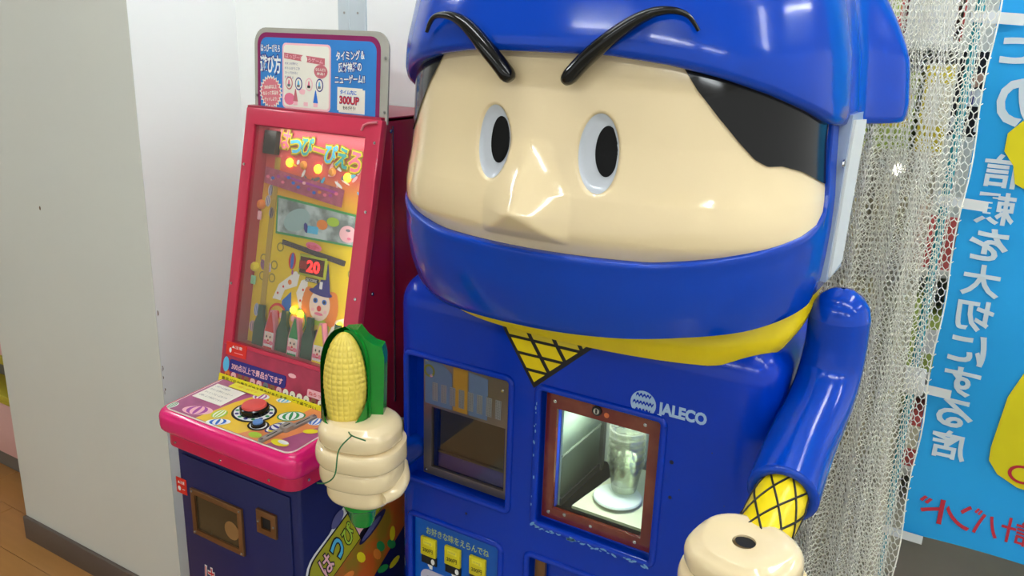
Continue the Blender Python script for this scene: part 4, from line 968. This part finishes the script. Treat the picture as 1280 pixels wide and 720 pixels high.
# ================================================================== NET, BANNER, STORE BEHIND
def wavy_net(label_, y0, x0, x1, z0, z1, cell, folds, amp, phase, r, seed):
    rng = np.random.default_rng(seed); Lx = (x1-x0)*1.9; nc = int(Lx/cell); nr = int((z1-z0)/(cell*.9)); ch_ = (z1-z0)/nr
    def S_(u, z):       # u in 0..1 along the folded cloth
        s = 2*pi*folds*u+phase; zz = (z-z0)/(z1-z0)
        sw = .35*np.sin(2.3*zz+seed)+.2*np.sin(5*zz)
        x = x0+(x1-x0)*(u+.008*np.sin(2*s+sw)); y = y0+amp*np.sin(s+sw)+.4*amp*np.sin(2.3*s+1+zz*2)
        return np.stack([x, y, z], -1)
    # hexagonal mesh edges
    E0, E1 = [], []
    i, j = np.meshgrid(np.arange(nc), np.arange(nr), indexing='ij'); i = i.ravel(); j = j.ravel(); off = (j % 2)*.5
    b0 = np.stack([(i+off)/nc, z0+(j+.0)*ch_], -1); t0 = np.stack([(i+off)/nc, z0+(j+.55)*ch_], -1)
    l1 = np.stack([(i+off+.5)/nc, z0+(j+1)*ch_], -1); l2 = np.stack([(i+off-.5)/nc, z0+(j+1)*ch_], -1)
    A = np.concatenate([b0, t0, t0]); B = np.concatenate([t0, l1, l2])
    A[:, 0] = np.clip(A[:, 0], 0, 1); B[:, 0] = np.clip(B[:, 0], 0, 1)
    P = S_(A[:, 0], A[:, 1]); Q = S_(B[:, 0], B[:, 1]); T = Q-P; Ln = np.linalg.norm(T, axis=1); k = Ln > 1e-4; P, Q, T = P[k], Q[k], T[k]/Ln[k, None]
    a = np.cross(T, [0, 1, .3]); a /= np.linalg.norm(a, axis=1)[:, None]; b = np.cross(T, a); n_ = len(P); V = []
    for X_ in (P, Q):
        for q_ in range(3): an = 2*pi*q_/3; V.append(X_+(a*cos(an)+b*sin(an))*r)
    V = np.concatenate(V); idx = np.arange(n_); Fc_ = [np.stack([idx+q_*n_, idx+((q_+1) % 3)*n_, idx+(3+(q_+1) % 3)*n_, idx+(3+q_)*n_], -1) for q_ in range(3)]
    return V, np.concatenate(Fc_)
NET = mat('net_cord', (250, 247, 232), .5, noise=.03, scale=30)
Vs, Fs_, base = [], [], 0
for a in ((1.800, -.62, -.088, .012, 2.35, .0150, 5.5, .020, .3, .00115, 1), (1.845, -.62, -.105, .012, 2.35, .0130, 8.0, .016, 2., .0010, 2), (1.885, -.62, -.150, .012, 2.35, .0125, 11, .012, 1.1, .0010, 3)):
    V, Fq_ = wavy_net('', *a); Vs.append(V); Fs_.append(Fq_+base); base += len(V)
V = np.concatenate(Vs); Fq_ = np.concatenate(Fs_); org = Vector((-.35, 1.85, 0)); V = V-np.array(org)
me = bpy.data.meshes.new('net_curtain'); me.vertices.add(len(V)); me.vertices.foreach_set('co', V.ravel().astype(np.float32))
me.loops.add(Fq_.size); me.loops.foreach_set('vertex_index', Fq_.ravel().astype(np.int32)); me.polygons.add(len(Fq_)); me.polygons.foreach_set('loop_start', (np.arange(len(Fq_))*4).astype(np.int32))
me.polygons.foreach_set('loop_total', np.full(len(Fq_), 4, np.int32)); me.update(); me.materials.append(NET); me.validate()
no = bpy.data.objects.new('net_curtain', me); C.objects.link(no); no.location = org; ORG[no.name] = org
props(no, 'cream hexagonal net hanging in deep folds beside the blue popcorn machine', 'net')
build('hem_cord', MB().tube([(-.088+.003*sin(i*.9), 1.80+.012*sin(i*.37), .012+2.338*i/60) for i in range(61)], .0016, NET, 6), no)
# clear film bunched behind the net
FILM = pane_mat('crinkled_film', (228, 222, 204), .18, .12, haze=.55, hazecol=(216, 210, 188))
def film(a, b):
    s = a*2*pi*9+b*3; x = -.66+.53*a-.02*b; return Vector((x+.006*sin(2*s), 1.96+.016*sin(s)+.007*sin(s*2.7+b*9)+.003*sin(b*160+s*4), .02+1.42*b))
build('plastic_film', MB().grid(film, 150, 160, FILM), None, 80, 'crinkled clear plastic film bunched behind the hanging net', 'plastic film')
# banner
FBn = Fr((0, 2.2, 0), X3, Z3, -Y3)
def bw(u, v, d): return Vector((u, 2.2-d+.012*sin(u*9+v*2.1)+.006*sin(v*11+u*5), v))
BT = mat('banner_cloth_blue', (30, 168, 238), .6, noise=.05, scale=6)
xl = lambda z: -.125+.012*(1.75-z)*.0
def bgrid(u0f, u1, v0, v1, d, nu, nv, m_): return MB().grid(lambda a, b: bw(u0f+(u1-u0f)*a, v0+(v1-v0)*b, d), nu, nv, m_)
bn = build('sales_banner', bgrid(-.108, .50, .440, 2.15, 0, 24, 60, BT), None, 60, 'sky blue cloth banner with reversed white lettering, hung right of the net', 'banner')
BW = mat('banner_white', (214, 226, 234), .6); BR = mat('banner_red', (196, 40, 60), .6); BY = mat('banner_yellow', (236, 220, 20), .6)
q = MB()
col = 'の信頼を大切にする店'
zs = [1.385-i*(1.385-.700)/8 for i in range(9)]
for i, ch_ in enumerate('信頼を大切にする店'):
    z = zs[i]; q = MB().text(None, -.077, -.002, z-.036, z+.036, .003, ch_, BW, .025, mirror=True, warp=bw); build('white_letter', q, bn, 0)
build('white_letter', MB().text(None, -.075, .012, 1.49, 1.585, .003, 'の', BW, .035, mirror=True, warp=bw), bn, 0); build('white_letter', MB().text(None, -.085, .02, 1.62, 1.70, .003, 'た', BW, .03, mirror=True, warp=bw), bn, 0)
for i, ch_ in enumerate('ドンバ計圧血'): u = -.050+i*.062; q = MB().text(None, u-.028, u+.028, .487-.004*0, .487+.066, .003, ch_, BR, .012, mirror=True, warp=bw); build('red_letter', q, bn, 0)
q = MB()
def wp(pts, d, m_): q.add([bw(a, b, d) for a, b in pts], [tuple(range(len(pts)))], m_)
wp([(-.02, 1.50), (-.045, 1.47), (-.045, 1.43), (-.022, 1.40), (-.012, 1.36), (.02, 1.345), (.12, 1.34), (.2, 1.42), (.12, 1.52), (.03, 1.53)], .005, BY)
build('yellow_patch', q, bn, 0); q = MB()
wp([(.19, 1.02), (.10, .98), (.062, .86), (.050, .72), (.052, .685), (.075, .655), (.12, .635), (.30, .62), (.38, .8), (.33, .98)], .005, BY)
build('yellow_patch', q, bn, 0)
q = MB()
for i in range(24):
    a, b = 2*pi*i/24, 2*pi*(i+1)/24; q.add([bw(.125+r_*cos(t_), .672+r_*sin(t_)*.8, .008) for r_, t_ in ((.030, a), (.022, a), (.022, b), (.030, b))], [(0, 1, 2, 3)], BR)
build('red_ring', q, bn, 0)
for z in (1.72, 1.315, .852, .447):
    build('banner_loop', MB().grid(lambda a, b, z=z: Vector(((-.158, -.164, -.158, -.10, -.055)[int(a*4+.5)], (2.215, 2.195, 2.178, 2.178, 2.182)[int(a*4+.5)], z+.012*(2*b-1)-.010*a)), 4, 1, mat('white_loop_tape', (225, 228, 228), .6)), bn)
build('banner_pole', MB().cyl((-.146, 2.195, .0), (-.143, 2.195, 2.35), .0095, mat('teal_pole', (40, 150, 160), .3), 16).cyl((-.145, 2.195, 0), (-.145, 2.195, .03), .08, STEEL, 24), None, 40, 'thin teal pole the sky blue banner is tied to', 'pole')
build('clear_tape', MB().box((-.165, 2.16, .83), (-.115, 2.17, .90), mat('clip_white', (230, 230, 226), .5), .003), bn)
build('floor_stand', MB().box((-.11, 2.05, 0), (.30, 2.5, .30), mat('black_rack', (24, 24, 28), .3), .01).box((-.11, 2.045, .30), (.30, 2.5, .312), STEEL), None, 35, 'low black display stand with steel edge under the banner', 'display stand')
# far shelving
SHM = mat('far_shelf_white', (206, 206, 196), .5)
sf = thing('store_shelf', (.1, 3.4, 0), 'tall white store shelf stocked with packets, behind the net and banner', 'shelf')
build('back_panel', MB().box((-.9, 3.6, 0), (1.3, 3.62, 2.0), SHM), sf)
for z in (.12, .5, .88, 1.26, 1.64, 2.0): build('shelf_board', MB().box((-.9, 3.2, z), (1.3, 3.6, z+.025), SHM, .002), sf)
for x in (-.9, .2, 1.3): build('upright', MB().box((x-.02, 3.18, 0), (x+.02, 3.6, 2.0), SHM), sf)
pc = {'red': (200, 90, 84), 'green': (168, 186, 90), 'white': (225, 225, 220), 'yellow': (215, 195, 60), 'cream': (222, 212, 180)}
random.seed(12)
for z, lv in ((.145, 'lowest'), (.525, 'second lowest'), (.905, 'middle'), (1.285, 'second highest'), (1.665, 'highest')):
    x = -.86
    while x < .95:
        c_ = random.choice(list(pc)); wd = random.uniform(.09, .15); hh = random.uniform(.20, .31)
        if not (x < .2 < x+wd+.03):
            b = build('carton', MB().box((x, 3.22, z), (x+wd, 3.40, z+hh), mat('carton_'+c_, pc[c_], .4), .003), None, 35, c_+' carton on the '+lv+' board of the far store shelf, seen through the net', 'carton', c_+' cartons on the '+lv+' board of the far shelf')
            p2 = random.choice(list(pc)); Fz_ = Fr((0, 3.22, 0), X3, Z3, -Y3)
            build('carton_print', MB().fbox(Fz_, x+.012, x+wd-.012, z+hh*.35, z+hh*.8, 0, .001, mat('carton_'+p2, pc[p2], .4)), b)
        x += wd+random.uniform(.008, .03)
po_ = MB(); Fo = Fr((0, 2.60, 0), X3, Z3, -Y3)
po_.fbox(Fo, -.20, .02, 1.20, 1.78, -.003, 0, I_CR); pst = build('poster', po_, None, 35, 'white poster with black photo block behind the left edge of the banner', 'poster')
q = MB().fbox(Fo, -.195, -.10, 1.42, 1.64, 0, .001, I_K); q.ell(Fo, -.150, 1.575, .018, .026, .002, mat('skin_print', (205, 160, 135), .5), 18); q.ell(Fo, -.150, 1.597, .020, .014, .0025, I_K, 14); q.poly([Fo(a, b, .0018) for a, b in ((-.185, 1.50), (-.115, 1.50), (-.13, 1.545), (-.17, 1.545))], I_W); q.fbox(Fo, -.155, -.147, 1.505, 1.54, .002, .0025, I_N); q.text(Fo, -.19, -.12, 1.435, 1.47, .0015, '11', I_W, .02)
build('photo_print', q, pst, 0)
build('poster_stand', MB().box((-.10, 2.605, 0), (-.08, 2.62, 1.78), STEEL).box((-.2, 2.55, 0), (.02, 2.68, .012), STEEL), None, 35, 'slim steel stand holding the white poster upright behind the banner', 'stand')
sl = thing('spot_lamp', (-.275, 2.33, 1.38), 'small bright white spot lamp shining through the net', 'lamp')
build('housing', MB().lathe([(0, .05), (.018, .045), (.022, 0), (.020, 0)], (-.275, 2.36, 1.345), STEEL, 20, axis=(0, 1, 0)), sl)
build('lens', MB().lathe([(0, -.003), (.012, -.002), (.013, 0)], (-.275, 2.358, 1.345), mat('spot_lens', (255, 255, 255), .4, emit=25), 20, axis=(0, 1, 0)), sl)
build('lamp_stem', MB().tube([(-.275, 2.39, 1.345), (-.275, 2.41, 1.30), (-.275, 2.42, .8), (-.275, 2.42, 0)], .008, STEEL, 10), sl)

# ================================================================== PINK COUNTER LEFT OF THE PILLAR
PK = mat('pale_pink_board', (222, 176, 170), .5); MU = mat('mustard_trim', (186, 170, 48), .5)
gd = thing('pink_display_counter', (-3.4, 1.75, 0), 'pale pink shelf unit with mustard trim lines, left of the pillar', 'display counter')
build('kick_board', MB().box((-4.2, 1.50, 0), (-2.65, 2.1, .10), mat('grey_kick', (120, 112, 104), .5)), gd)
build('lower_panel', MB().box((-4.2, 1.46, .10), (-2.63, 2.1, .315), PK, .003), gd)
build('trim_strip', MB().box((-4.2, 1.452, .315), (-2.63, 2.1, .348), MU, .003), gd)
build('shelf_recess', MB().box((-4.2, 1.56, .348), (-2.65, 2.1, .475), mat('taupe_recess', (118, 112, 100), .5)), gd)
build('trim_strip', MB().box((-4.2, 1.452, .475), (-2.63, 2.1, .505), MU, .003), gd)
build('upper_panel', MB().box((-4.2, 1.46, .505), (-2.63, 2.1, .655), PK, .003), gd)
bxp = MB().box((-3.05, 1.50, .655), (-2.86, 1.68, .80), mat('pale_cyan_carton', (190, 222, 226), .4), .004)
b = build('carton', bxp, None, 35, 'pale cyan and white carton on top of the pink shelf unit', 'carton')
build('carton_print', MB().fbox(Fr((0, 1.50, 0), X3, Z3, -Y3), -3.03, -2.88, .67, .73, 0, .001, mat('aqua_print', (80, 170, 180), .5)), b)
